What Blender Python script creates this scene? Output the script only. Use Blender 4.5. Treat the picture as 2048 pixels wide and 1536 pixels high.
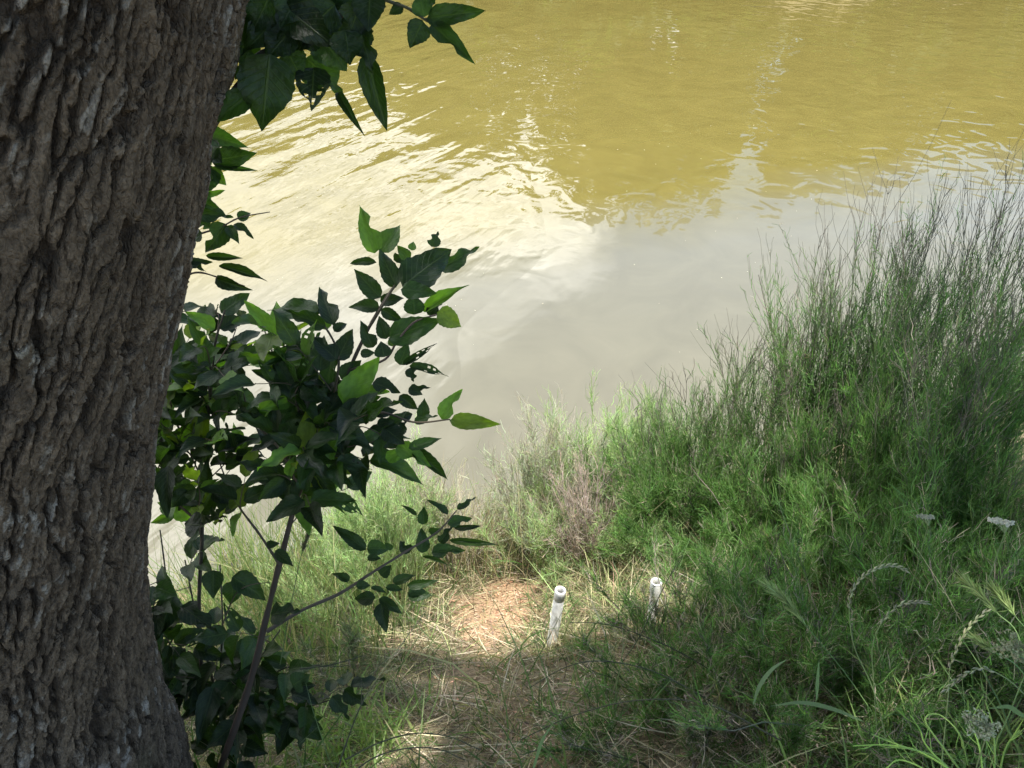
import bpy, math, random
import numpy as np
from mathutils import Vector, Matrix

for o in list(bpy.data.objects):
    bpy.data.objects.remove(o, do_unlink=True)
SC = bpy.context.scene
COL = SC.collection
random.seed(7)
RNG = np.random.default_rng(11)

# ------------------------------------------------------------------ camera
F = 1607.0                      # focal length in pixels of the 2048 px wide photograph
PITCH = math.radians(36.0)
EYE = np.array([0.0, 0.0, 1.55])
cam = bpy.data.cameras.new("camera")
cam_o = bpy.data.objects.new("camera", cam)
COL.objects.link(cam_o)
cam_o.location = EYE
cam_o.rotation_euler = (math.radians(90) - PITCH, 0, 0)
cam.sensor_fit = 'HORIZONTAL'
cam.sensor_width = 36.0
cam.lens = 36.0 * F / 2048.0
cam.clip_start = 0.02
cam.clip_end = 3000
SC.camera = cam_o

# ------------------------------------------------------------------ sky, sun, exposure
SUN = np.array([0.20, -0.16, 0.96]); SUN /= np.linalg.norm(SUN)
SUN_EL = math.asin(SUN[2]); SUN_AZ = math.atan2(SUN[0], SUN[1])
world = bpy.data.worlds.new("World")
SC.world = world
world.use_nodes = True
nt = world.node_tree
for n in list(nt.nodes): nt.nodes.remove(n)


def node(nt, t, **kw):
    n = nt.nodes.new(t)
    for k, v in kw.items():
        if k.startswith('_'):
            setattr(n, k[1:], v)
        else:
            key = int(k[1:]) if k[0] == 'i' and k[1:].isdigit() else k.replace('__', ' ')
            n.inputs[key].default_value = v
    return n


def link(nt, a, b): nt.links.new(a, b)


def math_n(nt, op, a, b=None, clamp=False):
    n = nt.nodes.new('ShaderNodeMath'); n.operation = op; n.use_clamp = clamp
    for i, s in enumerate((a, b)):
        if s is None: continue
        if isinstance(s, (int, float)): n.inputs[i].default_value = s
        else: nt.links.new(s, n.inputs[i])
    return n.outputs[0]


def ramp_n(nt, fac, stops, interp='LINEAR'):
    r = nt.nodes.new('ShaderNodeValToRGB')
    r.color_ramp.interpolation = interp
    e = r.color_ramp.elements
    while len(e) < len(stops): e.new(0.5)
    for i, (p, c) in enumerate(stops):
        e[i].position = p
        e[i].color = (c, c, c, 1) if isinstance(c, (int, float)) else (*c, 1)
    nt.links.new(fac, r.inputs[0])
    return r.outputs[0]


def mix_n(nt, fac, a, b, mode='MIX'):
    m = nt.nodes.new('ShaderNodeMix'); m.data_type = 'RGBA'; m.blend_type = mode
    for sock, s in ((m.inputs[0], fac), (m.inputs[6], a), (m.inputs[7], b)):
        if isinstance(s, (int, float)): sock.default_value = s
        elif isinstance(s, tuple): sock.default_value = (*s, 1) if len(s) == 3 else s
        else: nt.links.new(s, sock)
    return m.outputs[2]


sky = node(nt, 'ShaderNodeTexSky', _sky_type='NISHITA', _sun_disc=False, _sun_elevation=SUN_EL,
           _sun_rotation=SUN_AZ, _air_density=1.2, _dust_density=0.5, _ozone_density=1.0)
tc = node(nt, 'ShaderNodeTexCoord')
sep = node(nt, 'ShaderNodeSeparateXYZ'); link(nt, tc.outputs['Generated'], sep.inputs[0])
# cloud deck: flat layer seen in perspective, thicker towards the west (-x), broken towards the east
den = math_n(nt, 'ADD', math_n(nt, 'MAXIMUM', sep.outputs[2], 0.0), 0.18)
cx = math_n(nt, 'DIVIDE', sep.outputs[0], den)
cy = math_n(nt, 'DIVIDE', sep.outputs[1], den)
cmb = node(nt, 'ShaderNodeCombineXYZ'); link(nt, cx, cmb.inputs[0]); link(nt, cy, cmb.inputs[1])
cn = node(nt, 'ShaderNodeTexNoise', Scale=0.9, Detail=6.0, Roughness=0.55, Distortion=0.3)
link(nt, cmb.outputs[0], cn.inputs['Vector'])
edge = math_n(nt, 'ADD', math_n(nt, 'MULTIPLY', cx, -1.0), math_n(nt, 'MULTIPLY', cy, 0.5))
edge = math_n(nt, 'ADD', edge, math_n(nt, 'MULTIPLY', math_n(nt, 'SUBTRACT', cn.outputs[0], 0.5), 0.9))
cloud = ramp_n(nt, math_n(nt, 'SUBTRACT', edge, 0.30), [(0.26, 0.0), (0.42, 1.0)], 'EASE')
cn2 = node(nt, 'ShaderNodeTexNoise', Scale=4.5, Detail=5.0, Roughness=0.6)
link(nt, cmb.outputs[0], cn2.inputs['Vector'])
csh = ramp_n(nt, cn2.outputs[0], [(0.36, (0.40, 0.44, 0.50)), (0.62, (1, 1, 1))])
# clouds scatter sunlight forwards: brighter the nearer they stand to the sun
vd = node(nt, 'ShaderNodeVectorMath', _operation='DOT_PRODUCT'); link(nt, tc.outputs['Generated'], vd.inputs[0])
vd.inputs[1].default_value = tuple(SUN)
csh = mix_n(nt, 1.0, csh, ramp_n(nt, vd.outputs['Value'], [(0.15, 11.0), (0.55, 25.0), (0.97, 29.0)]), 'MULTIPLY')
skycol = mix_n(nt, cloud, sky.outputs[0], csh)
bg = node(nt, 'ShaderNodeBackground', Strength=0.14)
link(nt, skycol, bg.inputs[0])
wo = node(nt, 'ShaderNodeOutputWorld'); link(nt, bg.outputs[0], wo.inputs[0])

sun = bpy.data.lights.new("sun", 'SUN'); sun.energy = 5.0; sun.angle = math.radians(0.6); sun.color = (1, 0.965, 0.90)
sun_o = bpy.data.objects.new("sun", sun); COL.objects.link(sun_o)
sun_o.rotation_euler = Vector(SUN).to_track_quat('Z', 'Y').to_euler()
sun_o.location = (0, 0, 30)
vs = SC.view_settings
vs.view_transform = 'Standard'; vs.look = 'None'; vs.gamma = 1; vs.use_curve_mapping = False
vs.exposure = 1.35

# ------------------------------------------------------------------ geometry of the view
CP, SP = math.cos(PITCH), math.sin(PITCH)
WATER_Z = -2.6


def ray(u, v):
    x = (u - 1024) / F; y = -(v - 768) / F
    return np.array([x, CP + y * SP, -SP + y * CP])


def P(u, v, d):                 # point at forward depth d
    return EYE + ray(u, v) * d


def PY(u, v, Y):                # point at world distance Y
    r = ray(u, v); return EYE + r * (Y / r[1])


def proj(p):
    q = np.asarray(p) - EYE
    f = q[..., 1] * CP - q[..., 2] * SP
    up = q[..., 1] * SP + q[..., 2] * CP
    return 1024 + F * q[..., 0] / f, 768 - F * up / f, f


# ------------------------------------------------------------------ numpy noise
def _hash(ix, iy, iz, k=0):
    h = (ix.astype(np.int64) * 374761393 + iy.astype(np.int64) * 668265263 + iz.astype(np.int64) * 2147483647 + k * 974634721) & 0xffffffff
    h = ((h ^ (h >> 13)) * 1274126177) & 0xffffffff
    h = ((h ^ (h >> 16)) * 2246822519) & 0xffffffff
    return ((h ^ (h >> 13)) & 0xffffff) / float(0xffffff)


def vnoise(x, y, z=None, k=0):
    x = np.asarray(x, float); y = np.asarray(y, float)
    z = np.zeros_like(x) if z is None else np.asarray(z, float)
    x0, y0, z0 = np.floor(x), np.floor(y), np.floor(z)
    fx, fy, fz = x - x0, y - y0, z - z0
    fx, fy, fz = [t * t * (3 - 2 * t) for t in (fx, fy, fz)]
    r = 0
    for i in (0, 1):
        for j in (0, 1):
            for l in (0, 1):
                w = (fx if i else 1 - fx) * (fy if j else 1 - fy) * (fz if l else 1 - fz)
                r = r + w * _hash(x0 + i, y0 + j, z0 + l, k)
    return r


def fbm(x, y, z=None, o=4, k=0):
    r = 0; a = 0.5
    for i in range(o):
        r = r + a * vnoise(x * 2 ** i, y * 2 ** i, None if z is None else z * 2 ** i, k + i)
        a *= 0.5
    return r


def worley(u, v, k=0):
    iu, iv = np.floor(u), np.floor(v)
    f1 = np.full(u.shape, 9.0); f2 = np.full(u.shape, 9.0); idn = np.zeros(u.shape)
    for a in (-1, 0, 1):
        for b in (-1, 0, 1):
            cu, cv = iu + a, iv + b
            z = np.zeros_like(cu)
            px = cu + 0.1 + 0.8 * _hash(cu, cv, z, k); py = cv + 0.1 + 0.8 * _hash(cu, cv, z, k + 5)
            d = np.hypot(px - u, py - v)
            nid = _hash(cu, cv, z, k + 9)
            closer = d < f1
            f2 = np.where(closer, f1, np.minimum(f2, d))
            idn = np.where(closer, nid, idn)
            f1 = np.where(closer, d, f1)
    return f1, f2, idn


def sstep(a, b, x):
    t = np.clip((x - a) / (b - a), 0, 1); return t * t * (3 - 2 * t)


# ------------------------------------------------------------------ ground height
def ground(x, y):
    x = np.asarray(x, float); y = np.asarray(y, float)
    yy = np.maximum(y, 0)
    near = -0.64 * yy + 0.2 * np.clip(x, -6, 6) * np.clip(yy, 0, 1)
    near = near + np.minimum(y, 0) * -0.03
    bed = -3.7
    k = 0.25
    near = np.where(y > 0, np.log(np.exp((near - bed) / k) + 1) * k + bed, near)
    far = bed + 4.3 * sstep(25.0, 34.0, y + 1.5 * np.sin(x * 0.13))
    z = np.where(y > 15, far, near)
    z = z + (fbm(x * 1.3 + 7, y * 1.3 + 3, o=4) - 0.5) * 0.10 * sstep(-40, 0.5, y) + (fbm(x * 9 + 1, y * 9, o=2, k=3) - 0.4) * 0.02
    return z


def G(u, v):                    # point of the ground under a pixel
    r = ray(u, v); t = 0.5
    for i in range(4000):
        p = EYE + r * t
        if p[2] < float(ground(p[0], p[1])): break
        t += 0.004
    return EYE + r * t


# ------------------------------------------------------------------ mesh helpers
def mesh_np(name, verts, faces, mat=None, cols=None, smooth=False, uvs=None):
    verts = np.asarray(verts, np.float32).reshape(-1, 3)
    faces = np.asarray(faces, np.int32)
    m = bpy.data.meshes.new(name)
    nf, k = faces.shape
    m.vertices.add(len(verts)); m.vertices.foreach_set('co', verts.ravel())
    m.loops.add(nf * k); m.loops.foreach_set('vertex_index', faces.ravel())
    m.polygons.add(nf)
    m.polygons.foreach_set('loop_start', np.arange(0, nf * k, k, dtype=np.int32))
    if smooth: m.polygons.foreach_set('use_smooth', np.ones(nf, bool))
    if cols is not None:
        a = m.attributes.new('Col', 'FLOAT_COLOR', 'POINT')
        c = np.ones((len(verts), 4), np.float32); c[:, :3] = np.asarray(cols).reshape(-1, 3)
        a.data.foreach_set('color', c.ravel())
    if uvs is not None:
        l = m.uv_layers.new(name='UVMap')
        l.data.foreach_set('uv', np.asarray(uvs, np.float32)[faces.ravel()].ravel())
    m.update(calc_edges=True); m.validate()
    if mat is not None: m.materials.append(mat)
    return m


def add_obj(name, data, parent=None, **props):
    o = bpy.data.objects.new(name, data); COL.objects.link(o)
    if parent is not None:
        o.parent = parent
        o.matrix_parent_inverse = Matrix.Translation(-Vector(PW.get(parent.name, (0, 0, 0))))
    for k, v in props.items(): o[k] = v
    return o


PW = {}                          # world position of the things' Empties


def thing(name, label, cat, loc, group=None):
    o = bpy.data.objects.new(name, None); COL.objects.link(o)
    o.location = [float(c) for c in loc]; o.empty_display_size = 0.1
    PW[o.name] = tuple(float(c) for c in loc)
    o['label'] = label; o['category'] = cat
    if group: o['group'] = group
    return o


def unit(a):
    return a / np.maximum(np.linalg.norm(a, axis=-1, keepdims=True), 1e-9)


def ribbons(pts, w, col, side=None):
    """pts N,K,3 ; w N,K half widths ; col N,3 or N,K,3 -> verts, quads, colours"""
    N, K, _ = pts.shape
    tan = unit(np.gradient(pts, axis=1))
    if side is None:
        side = RNG.normal(size=(N, 1, 3)); side[..., 2] *= 0.4
    s = unit(np.cross(tan, np.broadcast_to(side, tan.shape)))
    a = pts - s * w[..., None]; b = pts + s * w[..., None]
    v = np.stack([a, b], 2).reshape(-1, 3)
    base = (np.arange(N) * K * 2)[:, None] + (np.arange(K - 1) * 2)[None]
    f = np.stack([base, base + 1, base + 3, base + 2], -1).reshape(-1, 4)
    c = col if col.ndim == 3 else np.broadcast_to(col[:, None], (N, K, 3))
    c = np.repeat(c, 2, axis=1).reshape(-1, 3)
    return v, f, c


def tubes(pts, r, col, S=4):
    N, K, _ = pts.shape
    tan = unit(np.gradient(pts, axis=1))
    ref = np.where(np.abs(tan[..., 2:3]) > 0.9, np.array([1.0, 0.1, 0]), np.array([0.05, 0.1, 1.0]))
    ref = np.broadcast_to(ref[:, :1], tan.shape)
    s = unit(np.cross(tan, ref)); t = np.cross(tan, s)
    ang = np.arange(S) * 2 * math.pi / S
    v = pts[:, :, None] + r[..., None, None] * (np.cos(ang)[:, None] * s[:, :, None] + np.sin(ang)[:, None] * t[:, :, None])
    v = v.reshape(-1, 3)
    n0 = (np.arange(N) * K * S)[:, None, None]; k0 = (np.arange(K - 1) * S)[None, :, None]; j = np.arange(S)[None, None]
    a = n0 + k0 + j; b = n0 + k0 + (j + 1) % S
    f = np.stack([a, b, b + S, a + S], -1).reshape(-1, 4)
    c = col if col.ndim == 3 else np.broadcast_to(col[:, None], (N, K, 3))
    c = np.repeat(c, S, axis=1).reshape(-1, 3)
    return v, f, c


def cat(parts):
    vs_, fs, cs = [], [], []; n = 0
    for v, f, c in parts:
        vs_.append(v); fs.append(f + n); cs.append(c); n += len(v)
    return np.concatenate(vs_), np.concatenate(fs), np.concatenate(cs)


def strands(base, d, L, bend, K):
    """base N,3 dir N,3 length N bend N,3 (as a share of the length)"""
    t = np.linspace(0, 1, K)[None, :, None]
    return base[:, None] + d[:, None] * (L[:, None, None] * t) + bend[:, None] * (L[:, None, None] * t * t)


def along(par, idx, t):
    K = par.shape[1]; x = t * (K - 1); i = np.minimum(x.astype(int), K - 2); f = (x - i)[:, None]
    a = par[idx, i]; b = par[idx, i + 1]
    return a * (1 - f) + b * f, unit(b - a)


def children(par, n, t0, t1, spread, l0, l1, K, up=0.15, taper=True):
    idx = RNG.integers(0, len(par), n); t = RNG.uniform(t0, t1, n)
    b, tan = along(par, idx, t)
    lat = unit(np.cross(tan, RNG.normal(size=(n, 3))))
    a = RNG.uniform(spread * 0.5, spread * 1.3, n)[:, None]
    d = unit(tan * np.cos(a) + lat * np.sin(a))
    L = RNG.uniform(l0, l1, n) * ((1.22 - 0.85 * t) if taper else 1)
    bend = RNG.normal(0, 0.10, (n, 3)); bend[:, 2] += up; bend -= lat * 0.12
    return strands(b, d, L, bend, K)


def jit(col, n, s=0.2, hs=0.08):
    c = np.asarray(col)[None] * RNG.uniform(1 - s, 1 + s, (n, 1)) * RNG.uniform(1 - hs, 1 + hs, (n, 3))
    return np.clip(c, 0, 1)


def poly(points, K):
    """smooth polyline (Catmull-Rom) through the points, K samples"""
    p = np.asarray(points, float)
    if len(p) == 2: return p[0] + (p[1] - p[0]) * np.linspace(0, 1, K)[:, None]
    q = np.vstack([2 * p[0] - p[1], p, 2 * p[-1] - p[-2]])
    s = np.linspace(0, len(p) - 1 - 1e-6, K); i = s.astype(int); f = (s - i)[:, None]
    a, b, c, d = q[i], q[i + 1], q[i + 2], q[i + 3]
    return 0.5 * (2 * b + (c - a) * f + (2 * a - 5 * b + 4 * c - d) * f ** 2 + (3 * b - a - 3 * c + d) * f ** 3)


# ------------------------------------------------------------------ materials
def new_mat(name):
    m = bpy.data.materials.new(name); m.use_nodes = True
    t = m.node_tree
    for n in list(t.nodes): t.nodes.remove(n)
    out = t.nodes.new('ShaderNodeOutputMaterial')
    return m, t, out


def plant_mat(name, trans=0.35, rough=0.55, tint=(1.15, 1.25, 0.7)):
    """thin blades and twigs: colour from the strand, light partly passes through"""
    m, t, out = new_mat(name)
    a = node(t, 'ShaderNodeAttribute', _attribute_name='Col')
    b = node(t, 'ShaderNodeBsdfPrincipled', Roughness=rough)
    b.inputs['Specular IOR Level'].default_value = 0.35
    link(t, a.outputs[0], b.inputs['Base Color'])
    if trans > 0:
        tr = node(t, 'ShaderNodeBsdfTranslucent')
        link(t, mix_n(t, 1.0, a.outputs[0], tint, 'MULTIPLY'), tr.inputs[0])
        mx = node(t, 'ShaderNodeMixShader', i0=trans)
        link(t, b.outputs[0], mx.inputs[1]); link(t, tr.outputs[0], mx.inputs[2]); link(t, mx.outputs[0], out.inputs[0])
    else:
        link(t, b.outputs[0], out.inputs[0])
    return m


M_GRASS = plant_mat('grass_blade', 0.4)
M_STRAW = plant_mat('dry_straw', 0.2, 0.7, (1.1, 1.0, 0.8))
M_FOL = plant_mat('feathery_foliage', 0.5, 0.55, (1.1, 1.2, 0.75))
M_TWIG = plant_mat('twig_bark', 0.0, 0.8)


def leaf_mat():
    m, t, out = new_mat('broad_leaf')
    oi = node(t, 'ShaderNodeObjectInfo')
    uv = node(t, 'ShaderNodeUVMap')
    sp = node(t, 'ShaderNodeSeparateXYZ'); link(t, uv.outputs[0], sp.inputs[0])
    s = math_n(t, 'ABSOLUTE', math_n(t, 'SUBTRACT', sp.outputs[0], 0.5))
    mid = ramp_n(t, s, [(0.012, 1.0), (0.03, 0.0)])
    ph = math_n(t, 'FRACT', math_n(t, 'SUBTRACT', math_n(t, 'MULTIPLY', sp.outputs[1], 9.0), math_n(t, 'MULTIPLY', s, 5.0)))
    side = ramp_n(t, math_n(t, 'ABSOLUTE', math_n(t, 'SUBTRACT', ph, 0.5)), [(0.03, 0.6), (0.09, 0.0)])
    vein = math_n(t, 'MAXIMUM', mid, side)
    tc_ = node(t, 'ShaderNodeTexCoord')
    ns = node(t, 'ShaderNodeTexNoise', Scale=7.0, Detail=4.0); link(t, tc_.outputs['Object'], ns.inputs['Vector'])
    mott = ramp_n(t, ns.outputs[0], [(0.3, 0.75), (0.7, 1.2)])
    base = mix_n(t, 1.0, oi.outputs['Color'], mott, 'MULTIPLY')
    rnd = ramp_n(t, oi.outputs['Random'], [(0, 0.6), (1, 1.35)])
    base = mix_n(t, 1.0, base, rnd, 'MULTIPLY')
    base = mix_n(t, math_n(t, 'MULTIPLY', vein, 0.2), base, (0.10, 0.15, 0.04))
    b = node(t, 'ShaderNodeBsdfPrincipled', Roughness=0.42)
    b.inputs['Specular IOR Level'].default_value = 0.3
    link(t, base, b.inputs['Base Color'])
    bp = node(t, 'ShaderNodeBump', Strength=0.35, Distance=0.01); link(t, math_n(t, 'ADD', vein, ns.outputs[0]), bp.inputs['Height'])
    link(t, bp.outputs[0], b.inputs['Normal'])
    tr = node(t, 'ShaderNodeBsdfTranslucent')
    tcol = mix_n(t, 1.0, base, (1.9, 2.1, 0.55), 'MULTIPLY')
    link(t, tcol, tr.inputs[0])
    mx = node(t, 'ShaderNodeMixShader', i0=0.42)
    link(t, b.outputs[0], mx.inputs[1]); link(t, tr.outputs[0], mx.inputs[2]); link(t, mx.outputs[0], out.inputs[0])
    return m


M_LEAF = leaf_mat()


def bark_mat():
    m, t, out = new_mat('furrowed_bark')
    a = node(t, 'ShaderNodeAttribute', _attribute_name='Col')
    tc_ = node(t, 'ShaderNodeTexCoord')
    n1 = node(t, 'ShaderNodeTexNoise', Scale=60.0, Detail=6.0, Roughness=0.65); link(t, tc_.outputs['Object'], n1.inputs['Vector'])
    n2 = node(t, 'ShaderNodeTexNoise', Scale=260.0, Detail=3.0); link(t, tc_.outputs['Object'], n2.inputs['Vector'])
    c = mix_n(t, 1.0, a.outputs[0], ramp_n(t, n1.outputs[0], [(0.3, 0.6), (0.72, 1.35)]), 'MULTIPLY')
    c = mix_n(t, 1.0, c, ramp_n(t, n2.outputs[0], [(0.3, 0.75), (0.7, 1.2)]), 'MULTIPLY')
    b = node(t, 'ShaderNodeBsdfPrincipled', Roughness=0.85)
    b.inputs['Specular IOR Level'].default_value = 0.25
    link(t, c, b.inputs['Base Color'])
    bp = node(t, 'ShaderNodeBump', Strength=1.0, Distance=0.006)
    mpv = node(t, 'ShaderNodeMapping'); mpv.inputs['Scale'].default_value = (1, 1, 0.42); link(t, tc_.outputs['Object'], mpv.inputs[0])
    vo = node(t, 'ShaderNodeTexVoronoi', _feature='DISTANCE_TO_EDGE', Scale=120.0); link(t, mpv.outputs[0], vo.inputs['Vector'])
    vh = ramp_n(t, vo.outputs['Distance'], [(0.0, 0.0), (0.16, 1.0)])
    link(t, math_n(t, 'ADD', math_n(t, 'ADD', n1.outputs[0], math_n(t, 'MULTIPLY', n2.outputs[0], 0.5)), math_n(t, 'MULTIPLY', vh, 0.35)), bp.inputs['Height'])
    link(t, bp.outputs[0], b.inputs['Normal'])
    link(t, b.outputs[0], out.inputs[0])
    return m


def soil_mat():
    m, t, out = new_mat('bank_soil')
    a = node(t, 'ShaderNodeAttribute', _attribute_name='Col')
    tc_ = node(t, 'ShaderNodeTexCoord')
    n1 = node(t, 'ShaderNodeTexNoise', Scale=14.0, Detail=8.0, Roughness=0.7); link(t, tc_.outputs['Object'], n1.inputs['Vector'])
    n2 = node(t, 'ShaderNodeTexNoise', Scale=90.0, Detail=4.0, Roughness=0.7); link(t, tc_.outputs['Object'], n2.inputs['Vector'])
    c = mix_n(t, 1.0, a.outputs[0], ramp_n(t, n1.outputs[0], [(0.3, 0.55), (0.7, 1.4)]), 'MULTIPLY')
    c = mix_n(t, 1.0, c, ramp_n(t, n2.outputs[0], [(0.3, 0.6), (0.7, 1.35)]), 'MULTIPLY')
    b = node(t, 'ShaderNodeBsdfPrincipled', Roughness=0.95)
    b.inputs['Specular IOR Level'].default_value = 0.15
    link(t, c, b.inputs['Base Color'])
    bp = node(t, 'ShaderNodeBump', Strength=0.9, Distance=0.015)
    link(t, math_n(t, 'ADD', n1.outputs[0], math_n(t, 'MULTIPLY', n2.outputs[0], 0.4)), bp.inputs['Height'])
    link(t, bp.outputs[0], b.inputs['Normal'])
    link(t, b.outputs[0], out.inputs[0])
    return m


def water_mat():
    m, t, out = new_mat('muddy_water')
    g = node(t, 'ShaderNodeTexCoord')
    sp = node(t, 'ShaderNodeSeparateXYZ'); link(t, g.outputs['Object'], sp.inputs[0])
    # pale silt near the bank with mirrored-sky grey painted in, olive farther out
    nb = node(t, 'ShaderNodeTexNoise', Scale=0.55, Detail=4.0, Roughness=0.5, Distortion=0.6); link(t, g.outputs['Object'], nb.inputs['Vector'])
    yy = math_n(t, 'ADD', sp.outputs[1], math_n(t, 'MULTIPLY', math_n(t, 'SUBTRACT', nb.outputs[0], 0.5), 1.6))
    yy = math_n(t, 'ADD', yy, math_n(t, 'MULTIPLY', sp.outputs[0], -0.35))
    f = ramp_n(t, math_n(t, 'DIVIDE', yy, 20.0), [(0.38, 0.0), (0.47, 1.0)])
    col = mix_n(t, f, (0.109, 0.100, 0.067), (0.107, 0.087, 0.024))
    n3 = node(t, 'ShaderNodeTexNoise', Scale=1.4, Detail=6.0, Roughness=0.6, Distortion=1.0); link(t, g.outputs['Object'], n3.inputs['Vector'])
    col = mix_n(t, 1.0, col, ramp_n(t, n3.outputs[0], [(0.3, 0.9), (0.7, 1.08)]), 'MULTIPLY')
    b = node(t, 'ShaderNodeBsdfPrincipled', Roughness=0.02, IOR=1.45)
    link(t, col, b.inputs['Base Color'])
    # ripples: gentle long swells, finer wavelets where the breeze touches the surface
    mp = node(t, 'ShaderNodeMapping'); mp.vector_type = 'TEXTURE'; mp.inputs['Rotation'].default_value = (0, 0, math.radians(62)); mp.inputs['Scale'].default_value = (3.2, 1.0, 1)
    link(t, g.outputs['Object'], mp.inputs[0])
    w1 = node(t, 'ShaderNodeTexNoise', Scale=1.5, Detail=2.0, Roughness=0.45, Distortion=0.5); link(t, mp.outputs[0], w1.inputs['Vector'])
    w2 = node(t, 'ShaderNodeTexNoise', Scale=4.0, Detail=3.0, Roughness=0.5); link(t, mp.outputs[0], w2.inputs['Vector'])
    w3 = node(t, 'ShaderNodeTexNoise', Scale=2.4, Detail=1.0, Roughness=0.4, Distortion=0.8); link(t, g.outputs['Object'], w3.inputs['Vector'])
    am = node(t, 'ShaderNodeTexNoise', Scale=0.22, Detail=2.0); link(t, g.outputs['Object'], am.inputs['Vector'])
    left = math_n(t, 'MULTIPLY', math_n(t, 'ADD', sp.outputs[0], 0.5), -0.22)
    amp = ramp_n(t, math_n(t, 'ADD', am.outputs[0], left), [(0.38, 0.05), (0.72, 1.0)])
    far = math_n(t, 'MULTIPLY', math_n(t, 'SUBTRACT', sp.outputs[1], 9.0), 0.05)
    far = math_n(t, 'ADD', math_n(t, 'MINIMUM', far, 0.15), math_n(t, 'MULTIPLY', math_n(t, 'MAXIMUM', math_n(t, 'SUBTRACT', sp.outputs[0], 2.5), 0.0), 0.03))
    amp2 = ramp_n(t, math_n(t, 'ADD', am.outputs[0], far), [(0.40, 0.12), (0.75, 1.0)])
    h = math_n(t, 'MULTIPLY', amp, math_n(t, 'ADD', w1.outputs[0], math_n(t, 'MULTIPLY', w2.outputs[0], 0.25)))
    h = math_n(t, 'ADD', math_n(t, 'MULTIPLY', h, 0.065), math_n(t, 'MULTIPLY', math_n(t, 'MULTIPLY', w3.outputs[0], 0.016), amp2))
    bp = node(t, 'ShaderNodeBump', Strength=1.0, Distance=1.0); link(t, h, bp.inputs['Height'])
    link(t, bp.outputs[0], b.inputs['Normal'])
    link(t, b.outputs[0], out.inputs[0])
    return m


# ------------------------------------------------------------------ ground sheet
def axis(lo, hi, step, far, grow=1.22):
    a = list(np.arange(lo, hi + 1e-6, step)); s = step
    while a[-1] < far: s *= grow; a.append(a[-1] + s)
    s = step; b = [lo]
    while b[-1] > -far: s *= grow; b.append(b[-1] - s)
    return np.array(b[:0:-1] + a)


gx = axis(-2.6, 3.6, 0.022, 600); gy = axis(0.4, 5.2, 0.022, 600)
X, Y = np.meshgrid(gx, gy)
Z = ground(X, Y)
nx, ny = len(gx), len(gy)
ii = (np.arange(ny - 1)[:, None] * nx + np.arange(nx - 1)[None]).ravel()
faces = np.stack([ii, ii + 1, ii + nx + 1, ii + nx], -1)


def bare(x, y):                  # how bare the trodden path down to the water is (world position)
    px = 0.05 + 0.10 * np.sin(y * 2.3) - 0.06 * (y - 1.5)
    d = np.abs(x - px) / (0.085 + 0.13 * sstep(2.0, 2.5, y))
    n = fbm(x * 5, y * 5, o=3, k=21)
    a = 1 - sstep(0.5, 1.5, d + (n - 0.45) * 2.0)
    return a * (1 - sstep(2.75, 3.0, y)) * (0.30 + 0.70 * sstep(2.05, 2.3, y))


B = bare(X, Y)
nse = fbm(X * 3, Y * 3, o=4, k=31)
colg = np.array([0.135, 0.11, 0.065])[None, None] * (0.7 + 0.8 * nse[..., None])
soil = np.array([0.31, 0.205, 0.12])[None, None] * (0.75 + 0.5 * nse[..., None])
gc = colg * (1 - B[..., None]) + soil * B[..., None]
mud = sstep(-2.2, -2.62, Z)[..., None]
gc = gc * (1 - mud) + np.array([0.24, 0.19, 0.11]) * mud
g_o = add_obj('ground', mesh_np('ground', np.stack([X, Y, Z], -1), faces, soil_mat(), gc, True), kind='structure')

# ------------------------------------------------------------------ pond
wx = axis(-3, 4, 0.25, 90); wy = np.arange(2.6, 33, 0.25)
WX, WY = np.meshgrid(wx, wy)
ii = (np.arange(len(wy) - 1)[:, None] * len(wx) + np.arange(len(wx) - 1)[None]).ravel()
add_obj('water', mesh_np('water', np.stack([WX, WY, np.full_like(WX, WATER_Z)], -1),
        np.stack([ii, ii + 1, ii + len(wx) + 1, ii + len(wx)], -1), water_mat(), None, True), kind='structure')

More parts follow.
